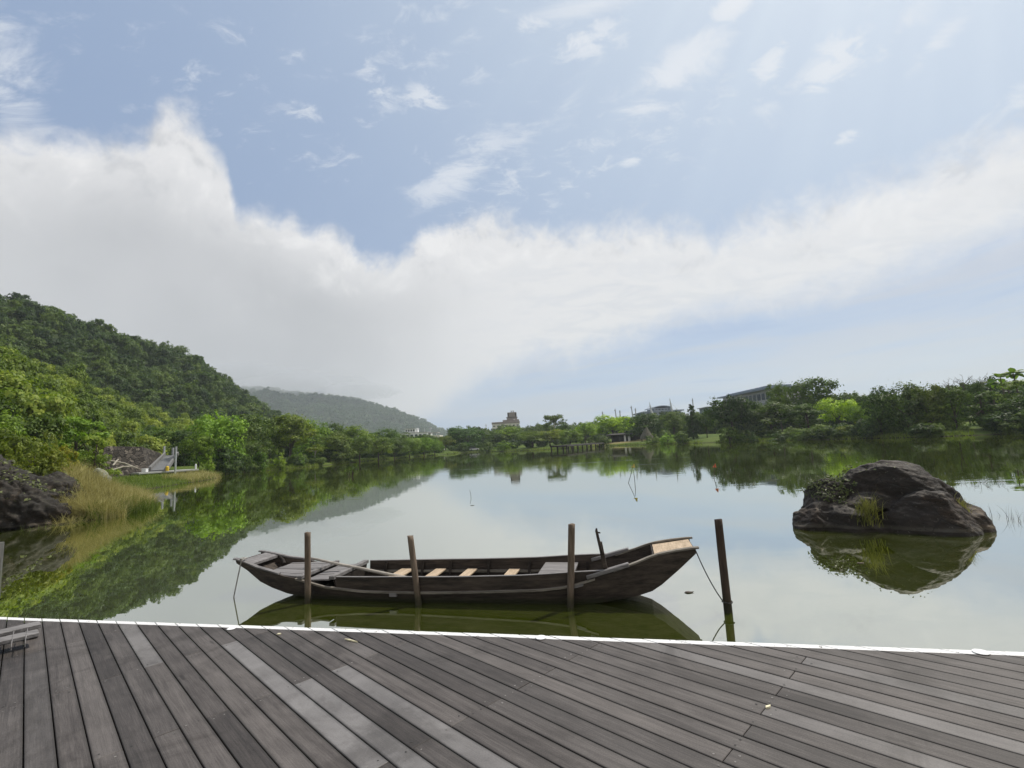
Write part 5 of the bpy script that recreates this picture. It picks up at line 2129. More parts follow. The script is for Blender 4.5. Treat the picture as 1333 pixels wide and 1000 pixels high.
def tower_building():
    D = 420
    o = spot(661, D)
    o.z = 2
    r = empty('tower_building', o)
    tag(r, 'beige tower block with stepped brown rooftop tower behind the bright dome tree', 'building')
    a, c = at0(642, D, o), at0(677.7, D, o)
    z1 = zz(660, D, 551.5, o)
    b = MB()
    block(b, a, c, 22, 0, z1)
    b.build('main_block', M['beige'], r)
    b = MB()
    block(b, a, c, 22, z1, zz(660, D, 549, o), .35)
    b.build('parapet', M['brown_tile'], r)
    b = MB()
    block(b, at0(656, D + 2, o), at0(677.4, D + 2, o), 17, zz(660, D, 549, o), zz(660, D, 546.5, o))
    b.build('roof_step', M['brown_tile'], r)
    b = MB()
    z2 = zz(668, D, 546.5, o)
    block(b, at0(661.5, D + 4, o), at0(675, D + 4, o), 12, z2, zz(668, D, 543, o))
    b.build('tower_base', M['brown_tile'], r)
    b = MB()
    block(b, at0(661.3, D + 3.8, o), at0(675.1, D + 3.8, o), 12.4, zz(668, D, 543, o), zz(668, D, 542.5, o), .3)
    b.build('ledge', M['dark_timber'], r)
    b = MB()
    z3 = zz(668, D, 536.3, o)
    block(b, at0(662.5, D + 4.4, o), at0(674.6, D + 4.4, o), 10, zz(668, D, 542.5, o), z3)
    t = b.build('tower_top', M['brown_tile'], r)
    for px in (663.6, 673.6):
        b = MB()
        block(b, at0(px - .7, D + 4.1, o), at0(px + .7, D + 4.1, o), .5, zz(668, D, 541.5, o), z3 - .6)
        b.build('louvre', M['dark_timber'], t)
    for px in (668, 670.6):
        b = MB()
        p = at0(px, D + 8, o)
        b.tube([(p.x, p.y, z3), (p.x, p.y, z3 + 1.5), (p.x, p.y, z3 + 1.5), (p.x, p.y, z3 + 1.8)], [.55, .55, .75, .5], 10)
        b.build('roof_tank', M['steel'], r)
    b = MB()
    p = at0(671, D + 3, o)
    b.tube([(p.x, p.y, zz(668, D, 546.5, o)), (p.x, p.y, zz(668, D, 545.6, o))], [.9, .7], 12)
    b.build('roof_tank', M['white_paint'], r)
    windows(r, a, c, 3, z1 - .5, 7, 6, .62, .5)
    # its low wing
    b = MB()
    block(b, at0(679, D, o), at0(699, D, o), 15, 0, zz(690, D, 560.4, o))
    w = b.build('wing', M['concrete'], r)
    b = MB()
    block(b, at0(679, D, o), at0(699, D, o), 15, zz(690, D, 560.4, o), zz(690, D, 559.8, o), .3)
    b.build('parapet', M['steel'], w)


tower_building()


def white_building():
    D = 330
    o = spot(545, D)
    o.z = 2
    r = empty('white_building', o)
    tag(r, 'low white building with flat roofs below the misty mountain', 'building')
    z1, z2 = zz(545, D, 563.6, o), zz(535, D, 558, o)
    b = MB()
    block(b, at0(521, D, o), at0(557, D, o), 20, 0, z1)
    b.build('main_block', M['white_paint'], r)
    b = MB()
    block(b, at0(521, D, o), at0(557, D, o), 20, z1, z1 + .4, .3)
    b.build('parapet', M['concrete'], r)
    b = MB()
    block(b, at0(527.5, D + 1.2, o), at0(541.5, D + 1.2, o), 12, z1 + .4, z2)
    u = b.build('upper_floor', M['white_paint'], r)
    b = MB()
    block(b, at0(527.2, D + 1, o), at0(541.6, D + 1, o), 12.4, z2, z2 + .35, .25)
    b.build('roof_slab', M['steel'], u)
    b = MB()
    p = at0(543, D + 4, o)
    b.tube([(p.x, p.y, z1 + .4), (p.x, p.y, z2 + .3)], 1.25, 20)
    b.build('stair_drum', M['white_paint'], r)
    windows(r, at0(528, D + 1.2, o), at0(541, D + 1.2, o), z1 + .7, z2 - .1, 4, 1, .7, .62)
    windows(r, at0(523, D, o), at0(556, D, o), z1 - 3.2, z1 - .2, 6, 1, .7, .6)
    b = MB()
    block(b, at0(557.5, D + 3, o), at0(573, D + 3, o), 16, 0, zz(565, D, 566.5, o))
    w = b.build('wing', M['beige'], r)
    b = MB()
    block(b, at0(557.3, D + 2.5, o), at0(570, D + 2.5, o), 10, zz(565, D, 563.4, o), zz(565, D, 562.6, o), .2)
    b.build('canopy_roof', M['concrete'], r)
    for px in (558.5, 563.5, 569):
        b = MB()
        p = at0(px, D + 3.2, o)
        b.tube([(p.x, p.y, zz(565, D, 566.5, o) - .2), (p.x, p.y, zz(565, D, 563.2, o))], .22, 8)
        b.build('column', M['white_paint'], r)
    for px, y in ((553.6, 557), (561, 557)):
        b = MB()
        p = at0(px, D + 6, o)
        zb = z1 if px < 557 else zz(565, D, 562.6, o)
        b.tube([(p.x, p.y, zb), (p.x, p.y, zz(px, D, y, o))], [.28, .2], 8)
        b.build('roof_pole', M['steel'], r)
    b = MB()
    p = at0(561, D + 6, o)
    b.tube([(p.x, p.y, zz(561, D, 558.2, o)), (p.x, p.y, zz(561, D, 556.2, o))], [.9, .9], 12)
    b.build('roof_tank', M['steel'], r)


white_building()


def mast_building():
    D = 300
    o = spot(866, D)
    o.z = 2
    r = empty('masted_hall', o)
    tag(r, 'slate-blue hall with layered flat roofs and cable masts above the trees', 'building')
    b = MB()
    block(b, at0(842.5, D, o), at0(890, D, o), 24, 0, zz(860, D, 536.2, o))
    b.build('hall', M['slate'], r)
    b = MB()
    block(b, at0(841, D, o), at0(892, D, o), 26, zz(860, D, 536.2, o), zz(860, D, 534.6, o), .6)
    b.build('roof_slab', M['slate'], r)
    b = MB()
    block(b, at0(854.5, D + 3, o), at0(877, D + 3, o), 16, zz(860, D, 534.6, o), zz(862, D, 530.8, o))
    u = b.build('upper_hall', M['slate'], r)
    b = MB()
    z = zz(862, D, 530.8, o)
    a, c = at0(852.5, D + 2.5, o), at0(878.5, D + 2.5, o)
    n = 12
    for i in range(n):
        q0, q1 = a.lerp(c, i / n), a.lerp(c, (i + 1) / n)
        k0, k1 = z + 1.0 * math.sin(math.pi * i / n), z + 1.0 * math.sin(math.pi * (i + 1) / n)
        dy = Vector((0, 18, 0))
        b.hexa([Vector((q0.x, q0.y, k0)), Vector((q1.x, q1.y, k1)), Vector((q1.x, q1.y + 18, k1)), Vector((q0.x, q0.y + 18, k0)),
                Vector((q0.x, q0.y, k0 + .55)), Vector((q1.x, q1.y, k1 + .55)), Vector((q1.x, q1.y + 18, k1 + .55)), Vector((q0.x, q0.y + 18, k0 + .55))])
    b.build('curved_roof', M['slate'], u)
    b = MB()
    block(b, at0(842, D - 3, o), at0(897, D - 3, o), 3, 0, zz(868, D, 540.3, o))
    b.build('front_terrace', M['concrete'], r)
    windows(r, at0(855.5, D + 3, o), at0(876, D + 3, o), zz(860, D, 534.4, o), zz(862, D, 531, o), 5, 1, .8, .7, frame='steel')
    windows(r, at0(844, D, o), at0(889, D, o), zz(860, D, 539.8, o), zz(860, D, 536.4, o), 9, 1, .75, .6, frame='steel')
    for px, yt in ((850.5, 524), (877.5, 519)):
        b = MB()
        p = at0(px, D - 2, o)
        zb, zt = zz(px, D, 541, o), zz(px, D, yt, o)
        b.tube([(p.x + .7, p.y, zb), (p.x, p.y, zb + (zt - zb) * .45), (p.x - .5, p.y, zt)], [1.0, .5, .16], 10)
        m = b.build('mast', M['steel'], r)
        b = MB()
        for q in (-7, 7):
            b.tube([(p.x - .3, p.y, zb + (zt - zb) * .75), (p.x + q, p.y, zb + .4)], .06, 5)
        b.build('cable', M['steel'], m)


mast_building()
for px, yt, lean, lab in ((787, 535.5, 0, 'short thin mast left of the group above the lime tree'), (804.6, 532, -.4, 'thin mast above the lime tree, left one of its pair'), (809.8, 534, 0, 'thin mast above the lime tree, right one of its pair'),
                          (826.2, 528, -.5, 'taller leaning mast left of the masted hall'), (830.3, 531, 0, 'straight short mast beside the taller leaning one'), (906, 518.3, 0, 'tall mast behind the narrow conical tree'), (634, 552, 0, 'far thin tower left of the beige tower block')):
    D = 290 if px > 700 else 420
    p = spot(px, D)
    zt = spot(px, D, yt).z
    b = MB()
    b.tube([(p.x - lean * 1.5, p.y, 1.5), (p.x, p.y, zt * .7), (p.x + lean, p.y, zt)], [.5, .42, .22], 8)
    b.tube([(p.x + lean, p.y, zt * .93), (p.x + lean, p.y, zt * .96)], .5, 8)
    tag(b.build('mast', M['steel'], None), lab, 'mast', 'masts over the far trees')


def long_building():
    o = spot(975, 225)
    o.z = 2
    r = empty('long_building', o)
    tag(r, 'long grey-blue building with slanting eaves behind the wide dark trees', 'building')
    DL, DR = 246, 206
    a, c = at0(946, DL, o), at0(1008, DR, o)
    zt = zz(946, DL, 518.2, o)
    b = MB()
    block(b, a, c, 16, 0, zt)
    b.build('main_block', M['concrete'], r)
    b = MB()
    a2, c2 = at0(942.5, DL + 1, o), at0(1009, DR - .5, o)
    block(b, a2, c2, 18, zt + .002, zt + .7, 1.2)
    b.build('eaves', M['slate'], r)
    b = MB()
    block(b, at0(951, DL + 4, o), at0(1008, DR + 4, o), 10, zt + .7, zt + 2.0)
    b.build('roof', M['slate'], r)
    for i, (k0, k1) in enumerate(((.30, .34), (.58, .63))):
        b = MB()
        block(b, at0(945.4, DL - .4, o), at0(1008.6, DR - .4, o), .5, zt * (1 - k1) + .4, zt * (1 - k0), 0.2)
        b.build('balcony_band', M['steel'], r)
    windows(r, a, c, zt * .70, zt - .3, 12, 1, .86, .62, frame='steel')
    windows(r, a, c, zt * .43, zt * .66, 12, 1, .86, .62, frame='steel')
    b = MB()
    block(b, at0(926, 236, o), at0(950, 236, o), 12, 0, zz(935, 236, 529.5, o))
    w = b.build('wing', M['slate'], r)
    b = MB()
    block(b, at0(925, 236, o), at0(947, 236, o), 12, zz(935, 236, 529.5, o), zz(935, 236, 528.6, o), .6)
    b.build('roof_slab', M['steel'], w)


long_building()


def far_pier():
    p0, p1 = spot(738, 118), spot(786, 150)
    zt = spot(738, 118, 579.6).z
    d = (p1 - p0).normalized()
    n = Vector((-d.y, d.x, 0))
    root = empty('far_pier', p0)
    tag(root, 'dark timber pier on piles reaching into the far side of the lake', 'pier')

    def L(v):
        return v - p0
    b = MB()
    block(b, Vector((0, 0, 0)), L(p1), 4.5, zt - .35, zt)
    b.build('pier_deck', M['dark_timber'], root)
    Lg = (p1 - p0).length
    for i in range(9):
        for q in (.25, 4.2):
            b = MB()
            c = d * (.3 + (Lg - .6) * i / 8) + n * q
            b.tube([(c.x, c.y, -1), (c.x, c.y, zt - .34)], .18, 8)
            b.build('pile', M['dark_timber'], root)


far_pier()


def shelter():
    D = 172
    o = spot(815, D)
    o.z = ground_z(o.x, o.y)
    r = empty('shelter', o)
    tag(r, 'low dark open shelter with two pale columns beneath the lime tree', 'shelter')
    z1, z2 = zz(815, D, 566.6, o), zz(815, D, 563.6, o)
    b = MB()
    a, c = at0(795, D, o), at0(836, D, o)
    block(b, a, c, 9, z1, z1 + .35)
    n = 1
    A, C = a, c
    y0, y1 = A.y - .6, A.y + 9.6
    b.hexa([Vector((A.x - .5, y0, z1 + .35)), Vector((C.x + .5, y0, z1 + .35)), Vector((C.x + .5, y1, z1 + .35)), Vector((A.x - .5, y1, z1 + .35)),
            Vector((A.x + 1, y0 + 3.5, z2)), Vector((C.x - 1, y0 + 3.5, z2)), Vector((C.x - 1, y1 - 3.5, z2)), Vector((A.x + 1, y1 - 3.5, z2))])
    b.build('roof', M['dark_timber'], r)
    b = MB()
    block(b, at0(796.5, D + 8, o), at0(835, D + 8, o), .3, 0, z1)
    b.build('back_wall', M['dark_timber'], r)
    for px, m, w in ((797, 'dark_timber', .22), (806, 'dark_timber', .22), (813.6, 'white_paint', .34), (819, 'white_paint', .42), (827, 'dark_timber', .22), (834.5, 'dark_timber', .22)):
        b = MB()
        p = at0(px, D + .5, o)
        b.tube([(p.x, p.y, -.2), (p.x, p.y, z1)], w, 10)
        q = b.build('column', M[m], r)
        if m == 'white_paint':
            q['label'] = 'pale white column'
    # pointed thatched hut beside it
    o2 = spot(842, 158)
    o2.z = ground_z(o2.x, o2.y)
    r = empty('thatched_hut', o2)
    tag(r, 'small hut with a tall pointed grey thatched roof right of the shelter', 'hut')
    zt = zz(842, 158, 555.5, o2)
    b = MB()
    R0 = 2.0
    for i in range(4):
        t = math.pi / 4 + i * math.pi / 2 + .5
        p = Vector((math.cos(t), math.sin(t), 0)) * R0 * .8
        b.tube([(p.x, p.y, -.2), (p.x, p.y, zt * .42)], .12, 6)
    b.build('posts', M['bark'], r)
    b = MB()
    b.tube([(0, 0, zt * .16), (0, 0, zt * .38), (0, 0, zt * .65), (.2, 0, zt)], [R0 * 1.15, R0 * .95, R0 * .55, .08], 14)
    b.build('roof', plain('thatch', (.05, .05, .036), (.12, .115, .085), 3, .95, .6), r)


shelter()


def parked(px, y, D, lab):
    # small white car far off on the bank
    p = spot(px, D)
    z = ground_z(p.x, p.y)
    r = empty('parked_car', (p.x, p.y, z), .3)
    tag(r, lab, 'car', 'white cars parked behind the far shore')
    b = MB()
    b.hexa([(-2.1, -.85, .35), (2.1, -.85, .35), (2.1, .85, .35), (-2.1, .85, .35), (-2.05, -.85, .9), (2.05, -.85, .85), (2.05, .85, .85), (-2.05, .85, .9)])
    b.build('body', M['white_paint'], r, bevel=.08)
    b = MB()
    b.hexa([(-1.7, -.78, .9), (1.1, -.78, .88), (1.1, .78, .88), (-1.7, .78, .9), (-1.3, -.65, 1.45), (.5, -.65, 1.45), (.5, .65, 1.45), (-1.3, .65, 1.45)])
    b.build('cabin', M['glass'], r, bevel=.06)
    for sx in (-1.3, 1.3):
        for sy in (-.82, .82):
            b = MB()
            b.tube([(sx, sy - .1, .33), (sx, sy + .1, .33)], .33, 12)
            b.build('wheel', M['dark_timber'], r)


parked(564.5, 583, 192, 'tiny white car seen at the left end of the far lawn')
parked(572, 583, 196, 'tiny white car just right of the last shore-row tree')
parked(617, 582, 211, 'tiny white car below the big blue-green tree')

# ------------------------------------------------------------------ small things out on the water
def flag(px, yb, yt, D, m, lab, lean):
    p = onplane(px, yb, 0)
    zt = spot(px, p.y, yt).z
    r = empty('marker_stick', p)
    tag(r, lab, 'marker stick', 'flagged sticks in the lake')
    b = MB()
    b.tube([(-.02, 0, -.3), (0, 0, 0), (lean * .6, 0, zt * .55), (lean, 0, zt)], [.013, .013, .012, .009], 6)
    b.build('stick', M['bark'], r)
    b = MB()
    t = Vector((lean, 0, zt))
    b.poly([t + Vector((-.11, 0, -.16)), t + Vector((.07, .015, -.18)), t + Vector((.04, 0, .02))])
    b.poly([t + Vector((-.11, .014, -.16)), t + Vector((.04, .014, .02)), t + Vector((.07, .029, -.18))])
    for i, (q, s) in enumerate((((-.11, -.16), (.07, -.18)), ((.07, -.18), (.04, .02)), ((.04, .02), (-.11, -.16)))):
        b.poly([t + Vector((q[0], 0, q[1])), t + Vector((s[0], 0, s[1])), t + Vector((s[0], .02, s[1])), t + Vector((q[0], .02, q[1]))])
    b.build('pennant', M[m], r)


flag(818, 629, 604.5, 24, 'yellow_cloth', 'thin leaning stick with a yellow pennant standing in the lake', .32)
flag(929.5, 622.5, 604, 24, 'orange', 'thin stick with an orange pennant standing in the lake', .10)
p = onplane(826.5, 629, 0)
b = MB()
b.tube([(p.x, p.y, -.3), (p.x, p.y, .3), (p.x - .03, p.y, .62)], [.014, .013, .009], 6)
tag(b.build('stick', M['bark']), 'bare thin stick beside the yellow pennant', 'stick')
p = onplane(613.5, 647, 0)
b = MB()
b.tube([(p.x, p.y, -.2), (p.x - .02, p.y, .12), (p.x - .06, p.y, .30)], [.010, .009, .006], 6)
tag(b.build('stick', M['bark']), 'lone thin curved reed stalk in the open water above the boat', 'stick')


def floating_branch():
    c = onplane(457, 620, 0)
    rnd = random.Random(3)
    r = empty('floating_branch', c)
    tag(r, 'small leafy branch sticking out of the water off the left shore', 'branch')
    b = MB()
    pts = []
    for i in range(7):
        t = rnd.uniform(0, 3.14)
        e = Vector((math.cos(t) * rnd.uniform(.4, 1.0), rnd.uniform(-.3, .3), rnd.uniform(.35, .95)))
        b.tube([(0, 0, -.4), e * .6 + Vector((0, 0, .1)), e], [.05, .035, .015], 5)
        pts += [(e + Vector((rnd.gauss(0, .22), rnd.gauss(0, .2), rnd.gauss(0, .15))), Vector((rnd.gauss(0, 1), rnd.gauss(0, 1), 1)).normalized()) for _ in range(16)]
    b.build('twigs', M['bark'], r)
    q = leaves_on('leaves', pts, M['leaf'], .10, 4)
    q.parent = r


floating_branch()


def floating_leaf(px, py, s, lab):
    c = onplane(px, py, .006)
    b = MB()
    n = 8
    top = [c + Vector((s * math.cos(t) * (1 + .2 * math.cos(2 * t)), s * .6 * math.sin(t), .004 + .004 * math.cos(3 * t))) for t in [i * 2 * math.pi / n for i in range(n)]]
    b.poly(top)
    b.poly([p - Vector((0, 0, .004)) for p in top][::-1])
    for i in range(n):
        j = (i + 1) % n
        b.poly([top[i], top[j], top[j] - Vector((0, 0, .004)), top[i] - Vector((0, 0, .004))])
    tag(b.build('floating_leaf', M['bark']), lab, 'leaf')


floating_leaf(897, 771, .055, 'small brown leaf floating between the bow and the lone right post')
floating_leaf(615, 658, .07, 'tiny dark leaf floating in the open water above the middle of the boat')
floating_leaf(1120, 733, .05, 'small dark leaf floating just below the lake rock')

# ------------------------------------------------------------------ sky, sun, haze
SUN_EL, SUN_AZ = R(56), R(55)       # azimuth to the right of straight ahead
SUND = Vector((math.sin(SUN_AZ) * math.cos(SUN_EL), math.cos(SUN_AZ) * math.cos(SUN_EL), math.sin(SUN_EL)))


def azel(px, y):
    d = ray(px, y).normalized()
    return math.degrees(math.atan2(d.x, d.y)), math.degrees(math.asin(d.z))


def build_sky():
    w = bpy.data.worlds.new('World')
    S.world = w
    w.use_nodes = True
    nt = w.node_tree
    nt.nodes.clear()
    b = NB(nt)
    out = b.n('ShaderNodeOutputWorld')
    sky = b.n('ShaderNodeTexSky', sky_type='NISHITA')
    sky.sun_disc = False
    sky.sun_elevation = SUN_EL
    sky.sun_rotation = SUN_AZ
    sky.air_density = 1.0
    sky.dust_density = 2.0
    sky.ozone_density = 1.2
    dirv = b.vmath('NORMALIZE', b.n('ShaderNodeTexCoord').outputs['Generated'])
    sp = b.n('ShaderNodeSeparateXYZ')
    b.link(dirv, sp.inputs[0])
    X, Y, Z = sp.outputs
    az = b.math('MULTIPLY', b.math('ARCTAN2', X, Y), 57.29578)
    el = b.math('MULTIPLY', b.math('ARCSINE', Z), 57.29578)
    # cloud-layer coordinates: the sky flattened on a plane overhead
    den = b.math('ADD', b.math('MAXIMUM', Z, 0.0), 0.22)
    cx, cy = b.math('DIVIDE', X, den), b.math('DIVIDE', Y, den)
    cmb = b.n('ShaderNodeCombineXYZ')
    b.link(cx, cmb.inputs[0])
    b.link(cy, cmb.inputs[1])
    cp = cmb.outputs[0]
    n_big = b.noise(dirv, 2.6, 3, 0.5)
    n_mid = b.noise(dirv, 8.5, 8, 0.60, 0.35)
    n_fine = b.noise(dirv, 26.0, 4, 0.62, 0.4)
    n_wisp = b.noise(b.mapping(cp, (5.0, 9.0, 1), (0, 0, R(28))), 1.0, 6, 0.66, 0.6)
    n_puff = b.noise(b.mapping(cp, (14, 21, 1), (0, 0, R(20))), 1.0, 5, 0.66, 0.5)

    def curve(pts, lo, hi):
        """piecewise height of a cloud edge along the azimuth"""
        nd = b.n('ShaderNodeFloatCurve')
        c = nd.mapping.curves[0]
        p = sorted((max(0, min(1, (a + 62) / 124)), max(0, min(1, (e - lo) / (hi - lo)))) for a, e in pts)
        q = [p[0]]
        for t in p[1:]:
            if t[0] - q[-1][0] > 1e-3:
                q.append(t)
        p = q
        while len(c.points) < len(p):
            c.points.new(0.5, 0.5)
        for cpnt, t in zip(c.points, p):
            cpnt.location = t
            cpnt.handle_type = 'AUTO_CLAMPED'
        nd.mapping.use_clip = True
        nd.mapping.update()
        b.link(b.math('DIVIDE', b.math('ADD', az, 62), 124), nd.inputs['Value'])
        return b.math('ADD', b.math('MULTIPLY', nd.outputs[0], hi - lo), lo)

    top_px = [(-60, 165), (0, 168), (45, 172), (100, 178), (150, 176), (186, 178), (196, 164), (204, 152), (222, 147), (242, 150), (256, 162), (272, 180), (290, 198), (298, 216), (304, 254), (313, 274), (350, 273), (380, 279), (402, 297), (425, 292), (455, 308), (470, 326), (500, 336), (530, 324), (546, 303), (590, 283), (635, 275), (690, 285), (740, 296), (800, 290), (850, 285), (895, 285), (940, 298), (1000, 275), (1060, 258), (1130, 232), (1200, 210), (1270, 178), (1333, 152), (1450, 100)]
    TOP = curve([azel(*q) for q in top_px], -10, 60)
    bot_px = [(250, 680), (400, 630), (480, 590), (550, 545), (610, 503), (670, 478), (760, 456), (830, 436), (900, 415), (980, 402), (1060, 384), (1130, 364), (1200, 345), (1260, 325), (1333, 298), (1450, 255)]
    BOT = curve([(-62, -9.5)] + [azel(*q) for q in bot_px], -10, 60)
    # softness: billowy on the left, feathery to the right
    soft = b.maprange(az, -20, 35, 2.1, 3.6)
    edge = b.math('ADD', b.math('MULTIPLY', b.math('SUBTRACT', n_mid, 0.5), 4.6), b.math('MULTIPLY', b.math('SUBTRACT', n_fine, 0.5), b.maprange(az, -30, 0, 3.2, 5.0)))
    below = b.math('SUBTRACT', b.math('ADD', TOP, edge), el)
    m_top = b.maprange(b.math('DIVIDE', below, soft), -0.5, 1.0)
    edge2 = b.math('ADD', b.math('MULTIPLY', b.math('SUBTRACT', n_mid, 0.5), 5.0), b.math('MULTIPLY', b.math('SUBTRACT', n_fine, 0.5), 2.0))
    m_bot = b.maprange(b.math('ADD', b.math('SUBTRACT', el, BOT), edge2), -2.4, 2.6)
    bank = b.math('MULTIPLY', m_top, m_bot)
    # unseen bright warm-white cloud added behind the viewer as fill light
    back = b.math('MULTIPLY', b.maprange(b.math('ABSOLUTE', az), 88, 125), b.maprange(n_big, 0.25, 0.5, 0.65, 0.95))
    back = b.math('MULTIPLY', back, b.maprange(el, 88, 50))
    # cloud tones: bright rims, greyer belly on the left
    TOPS = curve([azel(*q) for q in [(-60, 165), (0, 168), (120, 172), (215, 182), (300, 232), (400, 288), (500, 318), (580, 296), (690, 285), (900, 283), (1060, 258), (1200, 210), (1333, 152), (1450, 100)]], -10, 60)
    deep = b.math('ADD', b.math('SUBTRACT', TOPS, el), b.math('MULTIPLY', edge, 0.5))
    rim = b.maprange(deep, 0.5, 9.0)
    left = b.maprange(az, 6, -28)
    bel_n = b.maprange(n_big, 0.32, 0.66)
    belly = b.math('MULTIPLY', b.math('MULTIPLY', rim, left), b.math('ADD', 0.62, b.math('MULTIPLY', bel_n, 0.38)))
    c_cloud = b.mix(belly, (0.790, 0.790, 0.805), (0.485, 0.497, 0.525))
    n_lit = b.noise(b.vmath('ADD', dirv, tuple(SUND * 0.035)), 8.5, 4, 0.60, 0.35)
    relief = b.math('MULTIPLY', b.math('SUBTRACT', n_mid, n_lit), b.maprange(deep, 9.0, 1.0, 0.16, 1.0))
    c_cloud = b.mix(b.maprange(relief, 0.0, 0.16, 0.0, 0.75), c_cloud, (0.88, 0.875, 0.88))
    c_cloud = b.mix(b.maprange(relief, 0.0, -0.16, 0.0, 0.50), c_cloud, (0.47, 0.485, 0.52))
    sh2 = b.math('MULTIPLY', b.math('MULTIPLY', b.maprange(n_wisp, 0.58, 0.36), b.maprange(deep, 1.5, 7.0)), b.maprange(az, -12, 12))
    c_cloud = b.mix(b.math('MULTIPLY', sh2, 0.38), c_cloud, (0.60, 0.635, 0.70))
    c_cloud = b.mix(b.math('MULTIPLY', b.maprange(az, 5, 45), 0.25), c_cloud, (0.80, 0.815, 0.86))

    # high thin cloud: puffs and streaks in a few regions of the sky
    ae = b.n('ShaderNodeCombineXYZ')
    b.link(b.math('MULTIPLY', az, b.math('COSINE', b.math('MULTIPLY', el, 0.0174533))), ae.inputs[0])
    b.link(el, ae.inputs[1])

    def region(blobs):
        F = None
        for x, y, lx, ly, rot, wgt in blobs:
            a0, e0 = azel(x, y)
            nd = b.n('ShaderNodeMapping', vector_type='TEXTURE')
            b.link(ae.outputs[0], nd.inputs[0])
            nd.inputs['Location'].default_value = (a0 * math.cos(R(e0)), e0, 0)
            nd.inputs['Rotation'].default_value = (0, 0, R(rot))
            nd.inputs['Scale'].default_value = (lx, ly, 1)
            g = b.maprange(b.vmath('LENGTH', nd.outputs[0]), 0.0, 1.9, wgt, 0.0)
            F = g if F is None else b.math('MAXIMUM', F, g)
        return F

    def veil(F, nz):
        thr = b.math('SUBTRACT', 0.71, b.math('MULTIPLY', F, 0.42))
        return b.math('MULTIPLY', b.maprange(b.math('SUBTRACT', nz, thr), 0.0, 0.23), b.math('MULTIPLY', F, 0.85, None, True))
    Fw = region([(590, 228, 9, 2.9, 32, .86), (880, 92, 8.5, 3.0, 28, 1.0), (690, 170, 13, 4.0, 30, .62), (1150, 58, 3.6, 1.8, 35, .85), (1215, 62, 2.6, 1.3, 35, .75),
                 (1040, 105, 6, 1.5, 25, .75), (-14, 60, 4.0, 7.0, 0, .85), (0, 130, 4.0, 3.0, 0, .95), (780, 3, 8, 1.5, 0, .8), (1290, 160, 11, 1.8, 35, .85), (960, 175, 9, 2.5, 25, .5)])
    Fp = region([(765, 52, 4.6, 2.0, -8, .95), (692, 36, 2.4, 1.4, 0, .85), (1003, 84, 1.8, 2.0, 40, 1.0), (1085, 80, 3.4, 2.6, 35, 1.0), (955, 6, 2.4, 1.4, 0, 1.15), (826, 206, 2.3, 1.0, 10, .9),
                 (497, 108, 2.4, 3.8, 35, .78), (553, 128, 3.2, 1.7, 0, .88), (400, 146, 3, 1.4, 0, .72), (305, 45, 2.6, 1.7, 0, .66), (385, 75, 2.4, 1.6, 0, .66), (480, 152, 2.6, 1.4, 0, .66),
                 (1097, 180, 1.6, .8, 0, .85), (655, 240, 9, 5, 20, .62), (745, 225, 9, 5, 20, .60), (420, 205, 6, 3.4, 0, .58), (345, 180, 3, 2, 0, .6), (620, 200, 8, 4, 20, .6), (895, 160, 3, 1.2, 10, .62), (560, 60, 16, 9, 0, .52), (250, 110, 12, 7, 0, .5), (850, 170, 14, 7, 10, .55)])
    thin = b.math('MAXIMUM', veil(Fw, n_wisp), veil(Fp, n_puff))
    thin = b.math('MULTIPLY', thin, b.math('SUBTRACT', 0.95, m_top))
    # veil of bright haze towards the sun, with faint shafts
    sd = b.vmath('DOT_PRODUCT', dirv, tuple(SUND))
    glow = b.math('POWER', b.math('MAXIMUM', sd, 0.0), 2.9)
    sx = SUND.cross(Vector((0, 0, 1))).normalized()
    sy = sx.cross(SUND).normalized()
    ang = b.math('ARCTAN2', b.vmath('DOT_PRODUCT', dirv, tuple(sx)), b.vmath('DOT_PRODUCT', dirv, tuple(sy)))
    cm2 = b.n('ShaderNodeCombineXYZ')
    b.link(b.math('MULTIPLY', ang, 9.0), cm2.inputs[0])
    shaft = b.noise(cm2.outputs[0], 1.0, 1, 0.6)
    shaft = b.math('ADD', 0.86, b.math('MULTIPLY', b.maprange(shaft, 0.2, 0.8), 0.14))
    glow = b.math('MULTIPLY', b.math('MULTIPLY', glow, shaft), 1.0, None, True)
    # open sky
    bg_sky = b.n('ShaderNodeBackground')
    b.link(sky.outputs[0], bg_sky.inputs[0])
    bg_sky.inputs[1].default_value = 0.10
    bg_hz = b.n('ShaderNodeBackground')
    hzcol = b.mix(glow, (0.285, 0.395, 0.610), (0.74, 0.84, 0.92))
    hzcol = b.mix(b.maprange(el, 26, 8), hzcol, (0.40, 0.525, 0.755))
    # the strip under the cloud band: pale streaks towards the horizon
    st = b.noise(b.mapping(dirv, (3, 3, 26), (R(-8), R(8), 0)), 1.0, 3, 0.55)
    low = b.math('MULTIPLY', b.maprange(el, 11, 1), b.math('ADD', 0.30, b.math('MULTIPLY', b.maprange(st, 0.40, 0.60), 0.70)))
    hzcol = b.mix(b.math('MULTIPLY', low, 0.65), hzcol, (0.62, 0.655, 0.735))
    # layered grey-blue veil hanging under the cloud band on the right
    lay = b.n('ShaderNodeCombineXYZ')
    b.link(b.math('MULTIPLY', az, 0.045), lay.inputs[0])
    b.link(b.math('MULTIPLY', b.math('SUBTRACT', el, b.math('MULTIPLY', BOT, 0.6)), 0.42), lay.inputs[1])
    ln = b.noise(lay.outputs[0], 1.0, 5, 0.55, 0.4)
    under = b.math('MULTIPLY', b.maprange(b.math('SUBTRACT', el, BOT), 1.5, -0.5), b.maprange(az, -12, 4))
    vm = b.math('ADD', b.math('MULTIPLY', b.maprange(ln, 0.42, 0.60), 0.70), b.math('MULTIPLY', b.maprange(az, 22, 48), 0.35), None, True)
